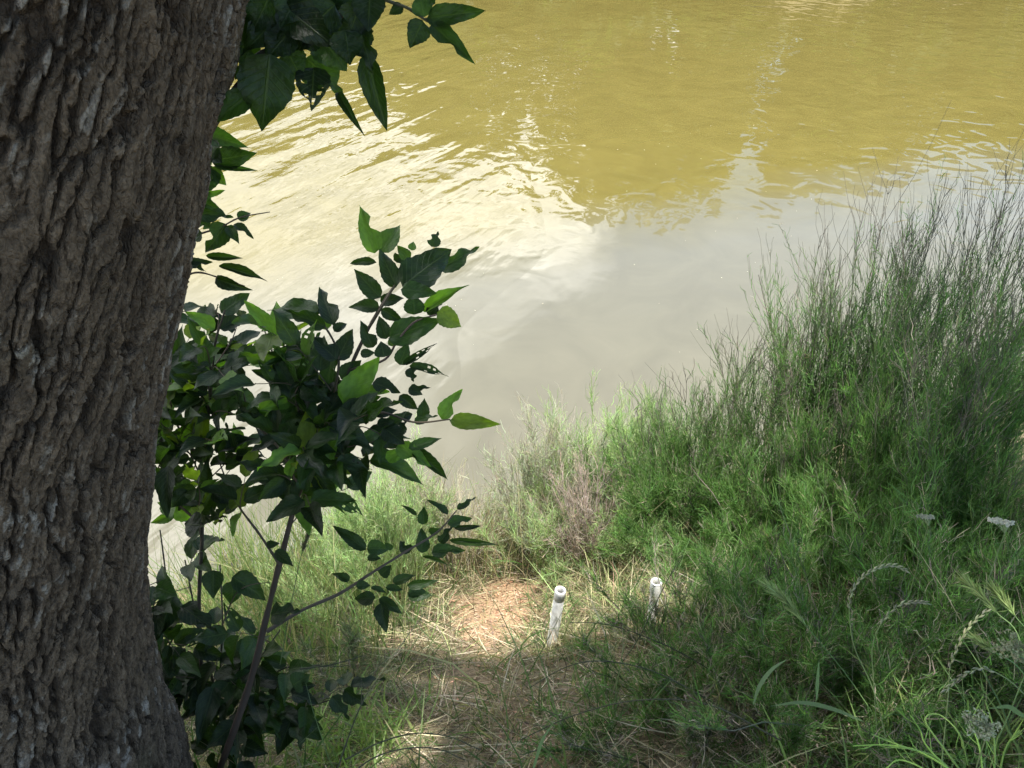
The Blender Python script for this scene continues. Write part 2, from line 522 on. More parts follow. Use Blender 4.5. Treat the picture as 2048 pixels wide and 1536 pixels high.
# ------------------------------------------------------------------ far wood (seen only in the water's mirror)
parts = []
us = [-900, -300, 200, 450, 640, 800, 900, 1000, 1090, 1150, 1210, 1300, 1400, 1500, 1600, 1700, 1760, 1850, 2000, 2300, 3000, 4000]
hs = [8, 9, 7, 6.4, 7.6, 6.2, 7.5, 8.6, 9.0, 10.6, 10.9, 10.2, 9.2, 9.6, 10.0, 7.8, 7.0, 8.0, 6.8, 7.2, 8, 9]
for k in range(185):
    yt = random.choice([31, 32, 33, 36, 39]) + random.uniform(-0.6, 0.6)
    u = random.uniform(-900, 4000) if k > 70 else random.uniform(300, 2100)
    x = (u - 1024) / F * 39 * (yt / 32)
    h = np.interp(u, us, hs) * (yt - 9.5) / 21.0 * random.uniform(0.72, 1.02)
    if k >= 120:
        yt = random.uniform(27.6, 29.6); x = random.uniform(-22, 24); h = random.uniform(1.8, 3.2)
    z0 = max(float(ground(x, yt)), WATER_Z - .1); top = WATER_Z + h
    cz = (z0 + top) / 2; rz = (top - z0) / 2 * 0.98; rx = random.uniform(1.0, 2.0)
    n = 420
    d = unit(RNG.normal(size=(n, 3))); r = RNG.uniform(0.35, 1, (n, 1)) ** 0.5
    c = np.array([x, yt, cz]) + d * r * np.array([rx, rx, rz])
    c += (vnoise(c[:, 0] * 1.2, c[:, 1] * 1.2, c[:, 2] * 1.2)[:, None] - 0.5) * 0.9
    a = unit(RNG.normal(size=(n, 3))); L = RNG.uniform(0.14, 0.34, n)
    pts = c[:, None] + a[:, None] * (L[:, None] * np.array([-1, 0, 1.0]))[..., None]
    w = np.stack([L * 0.1, L * 0.55, L * 0.1], 1)
    parts.append(ribbons(pts, w, jit(random.choice([(0.05, 0.085, 0.02), (0.07, 0.10, 0.025), (0.045, 0.07, 0.02)]), n, 0.3)))
    tp = poly([(x, yt, z0 - 0.2), (x + random.uniform(-.3, .3), yt, cz), (x, yt, top - 0.4)], 5)[None]
    parts.append(tubes(tp, np.linspace(0.16, 0.03, 5)[None], jit((0.12, 0.10, 0.08), 1), 6))
v, f, c = cat(parts)
o = add_obj('far_wood', mesh_np('far_wood', v, f, M_FOL, c), kind='stuff')
o['label'] = 'green wood on the far bank mirrored in the pond'

# ------------------------------------------------------------------ big leaning tree
TREE_Y = 1.28
ev = np.array([-250, 0, 100, 300, 500, 700, 900, 1000, 1150, 1250, 1330, 1400, 1450, 1536, 1640])
eu = np.array([535, 482, 466, 415, 372, 331, 299, 289, 285, 294, 318, 347, 366, 392, 430])
edge = np.array([PY(a, b, TREE_Y) for a, b in zip(eu, ev)])
er = np.array([.30, .30, .30, .305, .31, .315, .32, .325, .335, .35, .37, .40, .42, .46, .52])
lefts = []
for a, b in zip(eu, ev):
    r_ = ray(a, b); n_ = np.array([-r_[1], r_[0]]); lefts.append(n_ / np.linalg.norm(n_))
cen = edge[:, :2] + er[:, None] * np.array(lefts)
ez = edge[:, 2]
order = np.argsort(ez); ez, cen, er = ez[order], cen[order], er[order]
# carry the trunk on up to the crown, out of the picture
top_dir = (cen[-1] - cen[-3]) / (ez[-1] - ez[-3])
ez2 = np.concatenate([ez, [ez[-1] + 1.2, ez[-1] + 3.2]])
cen2 = np.vstack([cen, cen[-1] + top_dir * 1.0, cen[-1] + top_dir * 1.9])
er2 = np.concatenate([er, [0.27, 0.20]])


def trunk_at(z):
    return np.stack([np.interp(z, ez2, cen2[:, 0]), np.interp(z, ez2, cen2[:, 1])], -1), np.interp(z, ez2, er2)


zr = np.concatenate([np.arange(-1.35, -0.95, 0.02), np.arange(-0.95, 1.50, 0.0040), np.arange(1.5, ez2[-1], 0.05)])
ksm = np.ones(22) / 22
CZ, RZ = trunk_at(zr)
for it in range(2):
    for arr in (CZ[:, 0], CZ[:, 1], RZ):
        s_ = arr[20:20 + 612]
        p_ = np.pad(s_, 30, mode='reflect', reflect_type='odd')
        arr[20:20 + 612] = np.convolve(p_, ksm, 'same')[30:-30]
face = math.radians(-57)         # the side that looks at the camera
th = np.concatenate([np.linspace(-1.9, 1.9, 470), np.linspace(1.9, 2 * math.pi - 1.9, 60)[1:-1]]) + face
TH, ZZ = np.meshgrid(th, zr)
RR = np.broadcast_to(RZ[:, None], TH.shape)
U = (TH - face) * 0.33; V = ZZ * 1.06
# interlacing ridges, leaning with the trunk; plates break across them
wu = (fbm(U * 9, V * 4, o=3, k=41) - 0.45) * 0.05; wv = (fbm(U * 6 + 9, V * 6, o=2, k=45) - 0.4) * 0.08
wu = wu + (fbm(U * 42, V * 20, o=3, k=43) - 0.45) * 0.022
wv = wv + (fbm(U * 40 + 5, V * 26, o=2, k=47) - 0.4) * 0.05
Us = U + wu - 0.10 * V
wf = fbm(U * 90, V * 60, o=4, k=49) - 0.45
n1_ = fbm(Us / 0.026, (V + wv) / 0.150, o=2, k=51) / 0.75 + wf * 0.22
n2_ = fbm(Us / 0.013 + 3, (V + wv) / 0.055, o=2, k=57) / 0.75 + wf * 0.26
h1, h2, id3 = worley(Us / 0.009 + 3, (V + wv * .5) / 0.022, 61)
g1, g2, id2 = worley(Us / 0.020 + 3, (V + wv) / 0.055, 59)
ridge = sstep(0.022, 0.075, np.abs(n1_ - 0.5))
plate = sstep(0.015, 0.065, np.abs(n2_ - 0.5))
flake = sstep(0.0, 0.12, h2 - h1)
crack = sstep(0.0, 0.06, g2 - g1)
big = fbm(U * 3.0, V * 1.5, o=3, k=71) - 0.45
deep = sstep(0.2, 0.7, fbm(U * 5 + 4, V * 5, o=3, k=81))
fib = fbm(Us * 190, V * 28, o=2, k=88) - 0.4
H = ridge * (0.0150 * (0.6 + 0.7 * deep) + 0.0035 * id2 * crack + 0.0030 * id3 * flake) + plate * (0.3 + 0.7 * ridge) * 0.0065 + big * 0.03
H += (0.3 + 0.7 * ridge) * fib * 0.0035 + (vnoise(U * 160, V * 120, k=91) - 0.5) * 0.0016
low = sstep(-0.5, -1.0, ZZ)
lobes = 0.035 * np.sin(TH * 5 + 1.0) * low
RAD = RR + H - 0.019 + lobes
VX = CZ[:, 0][:, None] + RAD * np.cos(TH); VY = CZ[:, 1][:, None] + RAD * np.sin(TH)
nr, nth = TH.shape
a0 = (np.arange(nr - 1)[:, None] * nth + np.arange(nth)[None]); a1 = (np.arange(nr - 1)[:, None] * nth + ((np.arange(nth) + 1) % nth)[None])
tf = np.stack([a0, a1, a1 + nth, a0 + nth], -1).reshape(-1, 4)
tone = (0.70 + 0.5 * id2 + 0.25 * (id3 - 0.5))[..., None]
bc = np.array([0.112, 0.083, 0.056]) * tone
grey = 0.5 * (ridge * plate)[..., None] * sstep(0.70, 0.88, id3 * 0.6 + 0.5 * fbm(U * 6, V * 6, o=3, k=95))[..., None]
bc = bc * (1 - grey) + np.array([0.34, 0.32, 0.28]) * grey
fur = (1 - ridge * (0.35 + 0.65 * plate))[..., None]
bc = bc * (1 - 0.85 * fur) + np.array([0.034, 0.025, 0.018]) * 0.85 * fur  # shade inside the furrows is painted into the bark colour
gr = sstep(0.55, 0.75, fbm(U * 4 + 2, V * 3, o=3, k=98))[..., None] * 0.35
bc = bc * (1 - gr) + bc * np.array([0.85, 1.05, 0.75]) * gr
M_BARK = bark_mat()
bx, by = float(CZ[0, 0]), float(CZ[0, 1])
tree = thing('tree', 'big leaning tree with dark furrowed bark and flared base at the left edge', 'tree',
             (bx, by, float(ground(bx, by))))
add_obj('trunk', mesh_np('trunk', np.stack([VX, VY, ZZ], -1), tf, M_BARK, bc, False), tree)

# limbs and crown above the picture: they cast the shade on the bank
top = np.array([CZ[-1, 0], CZ[-1, 1], zr[-1]])
limb_ends = [(-3, -.4, 6.6), (-2.2, -1.4, 7.4), (0.2, -1.2, 7.6), (1.6, -1.6, 7.2), (3.0, -.9, 6.6), (-.6, -2.2, 7.2), (4.2, -.6, 6.4), (1.0, -2.8, 6.8)]
limb_pts = []
for e in limb_ends:
    e = np.array(e); mid = (top + e) / 2 + np.array([0, 0, 0.5])
    lp = poly([top - np.array([0, 0, 0.25]), top * 0.6 + mid * 0.4, mid, e], 12)
    limb_pts.append(lp)
    v, f, c = tubes(lp[None], np.linspace(0.13, 0.02, 12)[None], jit((0.13, 0.105, 0.085), 1), 8)
    add_obj('limb', mesh_np('limb', v, f, M_BARK, c, True), tree)


def ground_hit(p):               # where the sun ray through p meets the slope
    t = (p[:, 2] + 0.64 * p[:, 1] - 0.2 * p[:, 0]) / (SUN[2] + 0.64 * SUN[1] - 0.2 * SUN[0])
    return p - t[:, None] * SUN


N = 60000
cl = RNG.uniform(0, 1, N)
cc = np.stack([RNG.uniform(-5.5, 5.2, N), RNG.uniform(-4.0, 7.0, N), RNG.uniform(4.4, 8.2, N)], -1)
hit = ground_hit(cc)
hx, hy = hit[:, 0], hit[:, 1]
edge_y = 1.90 + 0.10 * np.sin(hx * 4) + 0.25 * sstep(0.6, 0.9, hx)
n_ = fbm(hx * 2.2, hy * 2.2, o=3, k=111)
shade = np.ones(N)
open_c = sstep(-0.12, 0.12, hy - edge_y) * sstep(1.36, 1.14, hx)          # the sunny shore and patch
shade *= 1 - open_c
shade *= 1 - sstep(3.7, 4.0, hy)                                    # open over the pond
dap = sstep(0.56, 0.64, n_)
shade *= 1 - 0.55 * dap * sstep(-.5, -.2, hx)
n2_ = fbm(hx * 7, hy * 7, o=2, k=117)
shade *= 1 - sstep(0.49, 0.56, n2_) * 0.75 * sstep(-.3, .8, hx + 0.2 * hy) * sstep(1.5, 2.1, hy)
for (sx, sy, sr) in ((-0.36, 1.45, 0.16), (1.05, 1.32, 0.13), (-1.0, 2.6, 0.45), (0.85, 1.22, 0.10)):
    shade *= 1 - sstep(sr * 1.3, sr * 0.8, np.hypot(hx - sx, hy - sy))
keep = RNG.uniform(0, 1, N) < shade
keep &= np.hypot(cc[:, 0] + 0.2, cc[:, 1] - 1.4) < 5.2
cc = cc[keep][:32000]
n = len(cc)
a = unit(RNG.normal(size=(n, 3)) * np.array([1, 1, 0.5])); L = RNG.uniform(0.06, 0.11, n)
pts = cc[:, None] + a[:, None] * (L[:, None] * np.array([-1, 0, 1.0]))[..., None]
sd = RNG.normal(size=(n, 1, 3)) * np.array([0.5, 0.5, 0.2]); 
sd = np.cross(a, np.array([0, 0, 1.0]))[:, None] + sd
v, f, c = ribbons(pts, np.stack([L * .15, L * .62, L * .08], 1), jit((0.055, 0.10, 0.025), n, .3), np.cross(a[:, None], sd))
add_obj('crown', mesh_np('crown', v, f, M_FOL, c), tree, kind='stuff')


# ------------------------------------------------------------------ leaves
def leaf_mesh(name, a=0.42, p=0.62, curl=0.12, fold=0.25, bites=(), holes=(), wav=0.03, seed=0):
    rg = np.random.default_rng(seed)
    T, S = 15, 7
    t = np.linspace(0, 1, T); s = np.linspace(-1, 1, S)
    w = a * np.sin(math.pi * t ** p) ** 0.85 * (1 - 0.35 * t ** 5)
    w = np.where(t < 0.04, 0.012, w); w[-1] = 0.003
    TT, SS = np.meshgrid(t, s, indexing='ij')
    W = np.repeat(w[:, None], S, 1).copy()
    W *= 1 + 0.035 * np.where(np.arange(T) % 2, 1, -1)[:, None] * (np.abs(SS) > 0.9)
    for (sg, tb, rb, dep) in bites:
        k = np.exp(-((TT - tb) / rb) ** 4) * dep
        W = np.where(np.sign(SS) == sg, W * (1 - k), W)
    x = SS * W
    ph = rg.uniform(0, 6)
    z = fold * np.abs(SS) * W + wav * np.sin(TT * 11 + ph + SS * 1.5) * np.abs(SS) - curl * TT ** 2 + wav * .6 * SS * np.sin(TT * 5 + ph)
    y = TT - 0.15 * curl * TT ** 3
    v = np.stack([x, y, z], -1).reshape(-1, 3)
    fs = []
    for i in range(T - 1):
        for j in range(S - 1):
            if (i, j) in holes: continue
            q = i * S + j; fs.append((q, q + 1, q + S + 1, q + S))
    uv = np.stack([SS * 0.5 + 0.5, TT], -1).reshape(-1, 2)
    # petiole
    return mesh_np(name, v, fs, M_LEAF, None, True, uv)


A_W = 0.42
LEAVES = {
    'plain': leaf_mesh('leaf_plain', seed=1),
    'curl': leaf_mesh('leaf_curl', curl=0.45, fold=0.45, seed=2),
    'flat': leaf_mesh('leaf_flat', curl=0.04, fold=0.12, wav=0.05, seed=3),
    'bite': leaf_mesh('leaf_bite', bites=((1, 0.55, 0.12, 0.75),), seed=4),
    'bites': leaf_mesh('leaf_bites', bites=((1, 0.7, 0.10, 0.6), (-1, 0.4, 0.14, 0.55), (-1, 0.8, 0.07, 0.7)), wav=0.05, seed=5),
    'holes': leaf_mesh('leaf_holes', holes={(8, 1), (9, 4), (5, 4), (11, 2), (10, 2), (6, 1)}, bites=((1, 0.85, 0.1, 0.7),), seed=6),
    'long': leaf_mesh('leaf_long', p=0.7, curl=0.2, fold=0.35, seed=7),
    'round': leaf_mesh('leaf_round', p=0.58, curl=0.2, fold=0.2, seed=8),
}
KINDS = ['plain', 'plain', 'curl', 'flat', 'bite', 'bites', 'holes', 'long', 'round']
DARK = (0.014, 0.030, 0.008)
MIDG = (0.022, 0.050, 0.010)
BRIT = (0.075, 0.15, 0.02)  # this and the yellow carry backlit brightness in the leaf colour
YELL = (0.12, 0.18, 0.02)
CNT = {}


def put_leaf(parent, p0, p1, width, kind, color, nrm=None, tilt=0.35):
    p0 = Vector(p0); p1 = Vector(p1)
    d = p1 - p0; L = d.length
    if L < 1e-4: return None
    y = d / L
    if nrm is None:
        nrm = Vector(EYE) - (p0 + p1) / 2; nrm.normalize()
        nrm = nrm + Vector([random.gauss(0, tilt), random.gauss(0, tilt), random.gauss(0.25, tilt)])
    nrm = Vector(nrm)
    x = y.cross(nrm)
    if x.length < 1e-4: x = Vector((1, 0, 0))
    x.normalize(); z = x.cross(y)
    sx = width / (2 * A_W)
    m = Matrix(((x.x * sx, y.x * L, z.x * L), (x.y * sx, y.y * L, z.y * L), (x.z * sx, y.z * L, z.z * L))).to_4x4()
    m.translation = p0
    o = bpy.data.objects.new('leaf', LEAVES[kind]); COL.objects.link(o)
    o.parent = parent
    if parent.name in PW: o.matrix_parent_inverse = Matrix.Translation(-Vector(PW[parent.name]))
    o.matrix_basis = m
    o.color = (*color, 1)
    return o


def px_leaf(parent, b, t, w, D, kind=None, color=MIDG, dd=None, tilt=0.3):
    """leaf from base pixel to tip pixel, w pixels wide, at depth D; its tip leans towards or away by dd metres"""
    if dd is None: dd = random.uniform(-0.35, 0.35) * math.hypot(t[0] - b[0], t[1] - b[1]) / F * D
    return put_leaf(parent, P(*b, D), P(*t, D + dd), w / F * D * 1.12, kind or random.choice(KINDS), color, tilt=tilt)


TWIGC = (0.075, 0.055, 0.035)


def branch(parent, pts, r0, r1, K=None, col=TWIGC, name='branch', S=6):
    pl = poly(pts, K or max(6, 4 * len(pts)))
    n = len(pl)
    wob = np.ones(n) + RNG.normal(0, 0.08, n)
    v, f, c = tubes(pl[None], (np.linspace(r0, r1, n) * wob)[None], jit(col, 1), S)
    o = add_obj(name, mesh_np(name, v, f, M_TWIG, c, True), parent)
    return o, pl


def pinnate(br, pl, n_pairs, ll, col, w=0.45, up=0.2, kinds=None, droop=0.1, t0=0.3):
    """compound leaf: opposite leaflets along the last stretch of a twig, one at its end"""
    K = len(pl)
    for i in range(n_pairs):
        t = t0 + (1 - t0) * (i + 0.3 * random.random()) / n_pairs
        x = t * (K - 1); k = min(int(x), K - 2); p = pl[k] + (pl[k + 1] - pl[k]) * (x - k)
        tan = unit(pl[k + 1] - pl[k])
        nrm = unit(np.array([random.gauss(0, .35), random.gauss(-0.35, .35), 1.0]))
        lat = unit(np.cross(tan, nrm))
        for sg in (-1, 1):
            if random.random() < 0.12: continue
            L = ll * random.uniform(0.7, 1.15)
            d = unit(lat * sg * random.uniform(.7, 1) + tan * random.uniform(.25, .8) + np.array([0, 0, random.gauss(up - droop, .25)]))
            put_leaf(br, p + d * 0.008, p + d * L, L * w * random.uniform(.8, 1.15), random.choice(kinds or KINDS),
                     random.choice(col), nrm + RNG.normal(0, .3, 3))
    tan = unit(pl[-1] - pl[-2]); L = ll * random.uniform(.9, 1.2)
    put_leaf(br, pl[-1], pl[-1] + (tan + RNG.normal(0, .15, 3)) * L, L * w, random.choice(kinds or KINDS), random.choice(col),
             np.array([random.gauss(0, .35), random.gauss(-.3, .35), 1.0]))


# -- shoots on the big tree
D1 = 1.22
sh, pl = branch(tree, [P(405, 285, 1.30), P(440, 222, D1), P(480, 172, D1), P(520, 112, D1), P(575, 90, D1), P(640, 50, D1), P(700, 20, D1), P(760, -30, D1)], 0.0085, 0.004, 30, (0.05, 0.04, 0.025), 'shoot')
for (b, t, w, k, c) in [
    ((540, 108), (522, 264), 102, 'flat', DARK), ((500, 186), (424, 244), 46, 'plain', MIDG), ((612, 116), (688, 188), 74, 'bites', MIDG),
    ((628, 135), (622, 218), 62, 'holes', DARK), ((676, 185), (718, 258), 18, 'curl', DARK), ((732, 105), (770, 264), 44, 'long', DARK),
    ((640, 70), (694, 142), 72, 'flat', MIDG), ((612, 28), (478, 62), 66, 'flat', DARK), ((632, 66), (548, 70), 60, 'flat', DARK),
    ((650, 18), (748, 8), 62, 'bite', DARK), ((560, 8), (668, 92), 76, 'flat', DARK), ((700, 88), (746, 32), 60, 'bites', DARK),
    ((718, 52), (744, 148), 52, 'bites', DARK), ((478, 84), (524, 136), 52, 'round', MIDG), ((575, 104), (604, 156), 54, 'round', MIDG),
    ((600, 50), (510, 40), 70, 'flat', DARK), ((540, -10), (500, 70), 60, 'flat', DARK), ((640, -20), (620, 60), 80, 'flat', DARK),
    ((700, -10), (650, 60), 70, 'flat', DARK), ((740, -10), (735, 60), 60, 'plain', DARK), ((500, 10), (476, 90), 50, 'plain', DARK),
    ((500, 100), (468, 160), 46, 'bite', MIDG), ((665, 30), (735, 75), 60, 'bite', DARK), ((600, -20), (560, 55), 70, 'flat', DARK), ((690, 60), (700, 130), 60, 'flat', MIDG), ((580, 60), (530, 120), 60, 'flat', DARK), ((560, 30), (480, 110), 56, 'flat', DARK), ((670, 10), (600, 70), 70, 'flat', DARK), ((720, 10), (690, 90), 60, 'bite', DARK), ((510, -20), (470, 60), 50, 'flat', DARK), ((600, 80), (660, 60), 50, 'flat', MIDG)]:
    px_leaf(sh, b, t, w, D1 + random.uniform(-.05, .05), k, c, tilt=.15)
tw, pl = branch(tree, [P(690, -30, 1.2), P(770, 0, 1.2), P(815, 16, 1.2), P(848, 38, 1.2), P(868, 50, 1.2)], 0.003, 0.0016, 20, (0.05, 0.05, 0.025), 'shoot')
for (b, t, w, k, c) in [((853, 36), (970, 20), 40, 'flat', DARK), ((846, 42), (820, 96), 44, 'flat', DARK), ((864, 48), (946, 122), 34, 'bite', MIDG),
                        ((806, 12), (777, 28), 22, 'plain', DARK), ((848, 34), (838, -18), 38, 'plain', MIDG), ((870, 8), (842, -6), 20, 'plain', MIDG)]:
    px_leaf(tw, b, t, w, 1.2, k, c, tilt=.15)
s2, pl = branch(tree, [P(340, 560, 1.75), P(385, 470, 1.7), P(410, 380, 1.65), P(418, 330, 1.6), P(405, 262, 1.55)], 0.006, 0.003, 24, TWIGC, 'shoot')
for (b, t, w, k, c) in [((412, 268), (482, 288), 34, 'curl', MIDG), ((424, 322), (514, 306), 42, 'flat', MIDG), ((428, 330), (517, 342), 12, 'long', MIDG),
                        ((420, 330), (410, 392), 44, 'flat', MIDG), ((420, 335), (452, 372), 28, 'plain', BRIT), ((398, 388), (452, 384), 14, 'long', BRIT),
                        ((396, 400), (446, 420), 18, 'curl', MIDG), ((392, 425), (466, 432), 34, 'bites', MIDG), ((398, 440), (420, 455), 40, 'bite', MIDG), ((410, 300), (385, 350), 40, 'plain', MIDG),
                        ((395, 375), (425, 400), 26, 'plain', BRIT), ((415, 285), (440, 330), 40, 'plain', DARK), ((400, 345), (440, 350), 30, 'plain', MIDG), ((405, 372), (395, 420), 30, 'plain', BRIT)]:
    px_leaf(s2, b, t, w, 1.62, k, c)
s3, pl = branch(tree, [P(350, 500, 1.75), P(390, 472, 1.7), P(440, 455, 1.68), P(480, 435, 1.68), P(540, 424, 1.68)], 0.003, 0.001, 20, TWIGC, 'shoot')
for (b, t, w, k, c) in [((452, 448), (410, 506), 42, 'bite', MIDG), ((476, 438), (502, 424), 22, 'plain', MIDG), ((468, 448), (508, 474), 18, 'bite', DARK),
                        ((455, 452), (478, 486), 20, 'plain', MIDG), ((404, 466), (378, 478), 26, 'plain', DARK), ((412, 512), (486, 516), 15, 'long', MIDG)]:
    px_leaf(s3, b, t, w, 1.68, k, c)
s4, pl = branch(tree, [P(340, 575, 1.75), P(372, 552, 1.7), P(400, 545, 1.7), P(440, 556, 1.7), P(490, 572, 1.7)], 0.003, 0.001, 20, TWIGC, 'shoot')
for (b, t, w, k, c) in [((366, 508), (410, 545), 24, 'bites', DARK), ((372, 530), (425, 522), 20, 'bite', DARK), ((438, 532), (540, 558), 18, 'long', DARK), ((432, 556), (494, 584), 24, 'curl', DARK)]:
    px_leaf(s4, b, t, w, 1.7, k, c)

# ------------------------------------------------------------------ the sapling beside the trunk
base = G(430, 1560)
sap = thing('sapling', 'leafy dark young tree with glossy pinnate leaves beside the big trunk', 'sapling', base)
D2 = 2.0
main_px = [(450, 1510, 2.22), (500, 1365, 2.16), (535, 1225, 2.12), (565, 1105, 2.08), (600, 980, 2.04), (650, 870, 2.0), (690, 760, 2.0), (738, 655, 2.0), (780, 585, 2.0), (800, 560, 2.0)]
st, spl = branch(sap, [base] + [P(*q) for q in main_px], 0.0100, 0.0030, 60, (0.042, 0.033, 0.020), 'stem', 8)


def C4(x, y): return (300 + x * .3776, 380 + y * .3776)
def C5(x, y): return (260 + x * .427, 880 + y * .427)


# top of the sapling: leaves on the main stem's tip
topb, tpl = branch(sap, [P(738, 655, 2.0), P(772, 600, 1.98), P(790, 570, 1.97)], 0.004, 0.0025, 12)
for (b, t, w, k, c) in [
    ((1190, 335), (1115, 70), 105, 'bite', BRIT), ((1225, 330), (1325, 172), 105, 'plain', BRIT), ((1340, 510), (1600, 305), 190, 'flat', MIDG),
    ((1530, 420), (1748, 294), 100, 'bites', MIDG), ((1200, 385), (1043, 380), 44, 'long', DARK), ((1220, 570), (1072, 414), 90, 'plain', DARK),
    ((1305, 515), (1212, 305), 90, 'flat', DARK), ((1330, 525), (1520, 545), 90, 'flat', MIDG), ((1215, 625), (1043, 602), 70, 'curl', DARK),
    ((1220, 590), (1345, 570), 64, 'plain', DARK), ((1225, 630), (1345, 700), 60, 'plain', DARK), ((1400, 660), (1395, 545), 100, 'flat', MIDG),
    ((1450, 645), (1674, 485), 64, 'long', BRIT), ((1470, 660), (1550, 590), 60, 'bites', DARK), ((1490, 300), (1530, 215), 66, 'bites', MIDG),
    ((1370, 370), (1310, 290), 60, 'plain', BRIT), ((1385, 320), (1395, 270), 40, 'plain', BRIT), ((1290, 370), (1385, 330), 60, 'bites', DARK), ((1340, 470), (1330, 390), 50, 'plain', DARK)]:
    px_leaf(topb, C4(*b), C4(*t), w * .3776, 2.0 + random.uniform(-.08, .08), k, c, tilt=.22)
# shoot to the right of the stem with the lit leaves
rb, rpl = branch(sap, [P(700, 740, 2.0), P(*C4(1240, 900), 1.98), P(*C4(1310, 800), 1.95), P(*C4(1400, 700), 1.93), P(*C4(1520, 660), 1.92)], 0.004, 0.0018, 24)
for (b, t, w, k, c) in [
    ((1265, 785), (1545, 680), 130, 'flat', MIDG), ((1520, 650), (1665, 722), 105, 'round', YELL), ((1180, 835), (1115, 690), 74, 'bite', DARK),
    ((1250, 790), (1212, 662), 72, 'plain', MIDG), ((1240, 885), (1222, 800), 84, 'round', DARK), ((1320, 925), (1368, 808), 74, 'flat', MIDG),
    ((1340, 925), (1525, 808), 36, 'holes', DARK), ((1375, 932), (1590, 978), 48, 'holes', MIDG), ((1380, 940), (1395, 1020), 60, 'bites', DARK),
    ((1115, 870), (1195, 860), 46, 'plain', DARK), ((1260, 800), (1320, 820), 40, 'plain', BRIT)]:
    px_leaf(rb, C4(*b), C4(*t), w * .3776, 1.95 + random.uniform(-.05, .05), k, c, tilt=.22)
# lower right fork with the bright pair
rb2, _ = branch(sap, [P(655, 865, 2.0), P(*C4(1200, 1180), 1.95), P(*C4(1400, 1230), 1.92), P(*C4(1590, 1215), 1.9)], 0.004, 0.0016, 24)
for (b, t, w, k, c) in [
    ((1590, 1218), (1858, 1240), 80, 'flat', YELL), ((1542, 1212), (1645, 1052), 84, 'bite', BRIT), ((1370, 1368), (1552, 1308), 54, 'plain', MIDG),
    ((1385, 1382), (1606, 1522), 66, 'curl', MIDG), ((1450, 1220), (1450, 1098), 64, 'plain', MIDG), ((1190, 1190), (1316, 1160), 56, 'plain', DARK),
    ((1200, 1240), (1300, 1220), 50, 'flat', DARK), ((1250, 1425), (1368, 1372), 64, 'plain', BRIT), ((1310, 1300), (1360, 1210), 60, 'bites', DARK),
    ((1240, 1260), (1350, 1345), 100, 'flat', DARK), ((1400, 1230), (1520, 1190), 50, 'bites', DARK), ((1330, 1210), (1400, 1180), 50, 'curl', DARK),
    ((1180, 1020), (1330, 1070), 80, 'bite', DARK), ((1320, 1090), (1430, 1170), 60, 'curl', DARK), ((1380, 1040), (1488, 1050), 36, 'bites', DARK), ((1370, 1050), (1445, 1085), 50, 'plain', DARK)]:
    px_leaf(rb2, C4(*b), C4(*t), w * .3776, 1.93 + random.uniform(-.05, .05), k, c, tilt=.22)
# middle twig
mb, _ = branch(sap, [P(665, 810, 2.0), P(*C4(1000, 900), 1.98), P(*C4(950, 760), 1.97), P(*C4(880, 690), 1.96), P(*C4(760, 660), 1.95)], 0.004, 0.0016, 24)
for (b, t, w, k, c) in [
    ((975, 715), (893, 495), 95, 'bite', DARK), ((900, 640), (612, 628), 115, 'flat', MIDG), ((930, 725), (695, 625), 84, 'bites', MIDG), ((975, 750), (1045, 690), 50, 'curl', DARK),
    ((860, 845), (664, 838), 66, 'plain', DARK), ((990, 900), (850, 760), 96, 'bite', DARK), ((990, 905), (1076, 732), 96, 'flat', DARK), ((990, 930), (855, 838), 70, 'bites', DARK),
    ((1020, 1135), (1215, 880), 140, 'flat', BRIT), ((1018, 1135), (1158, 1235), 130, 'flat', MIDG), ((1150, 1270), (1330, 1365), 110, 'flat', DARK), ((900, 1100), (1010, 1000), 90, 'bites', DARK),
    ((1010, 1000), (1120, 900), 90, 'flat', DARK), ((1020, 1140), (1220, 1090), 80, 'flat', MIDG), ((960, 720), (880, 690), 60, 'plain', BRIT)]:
    px_leaf(mb, C4(*b), C4(*t), w * .3776, 1.97 + random.uniform(-.06, .06), k, c, tilt=.25)
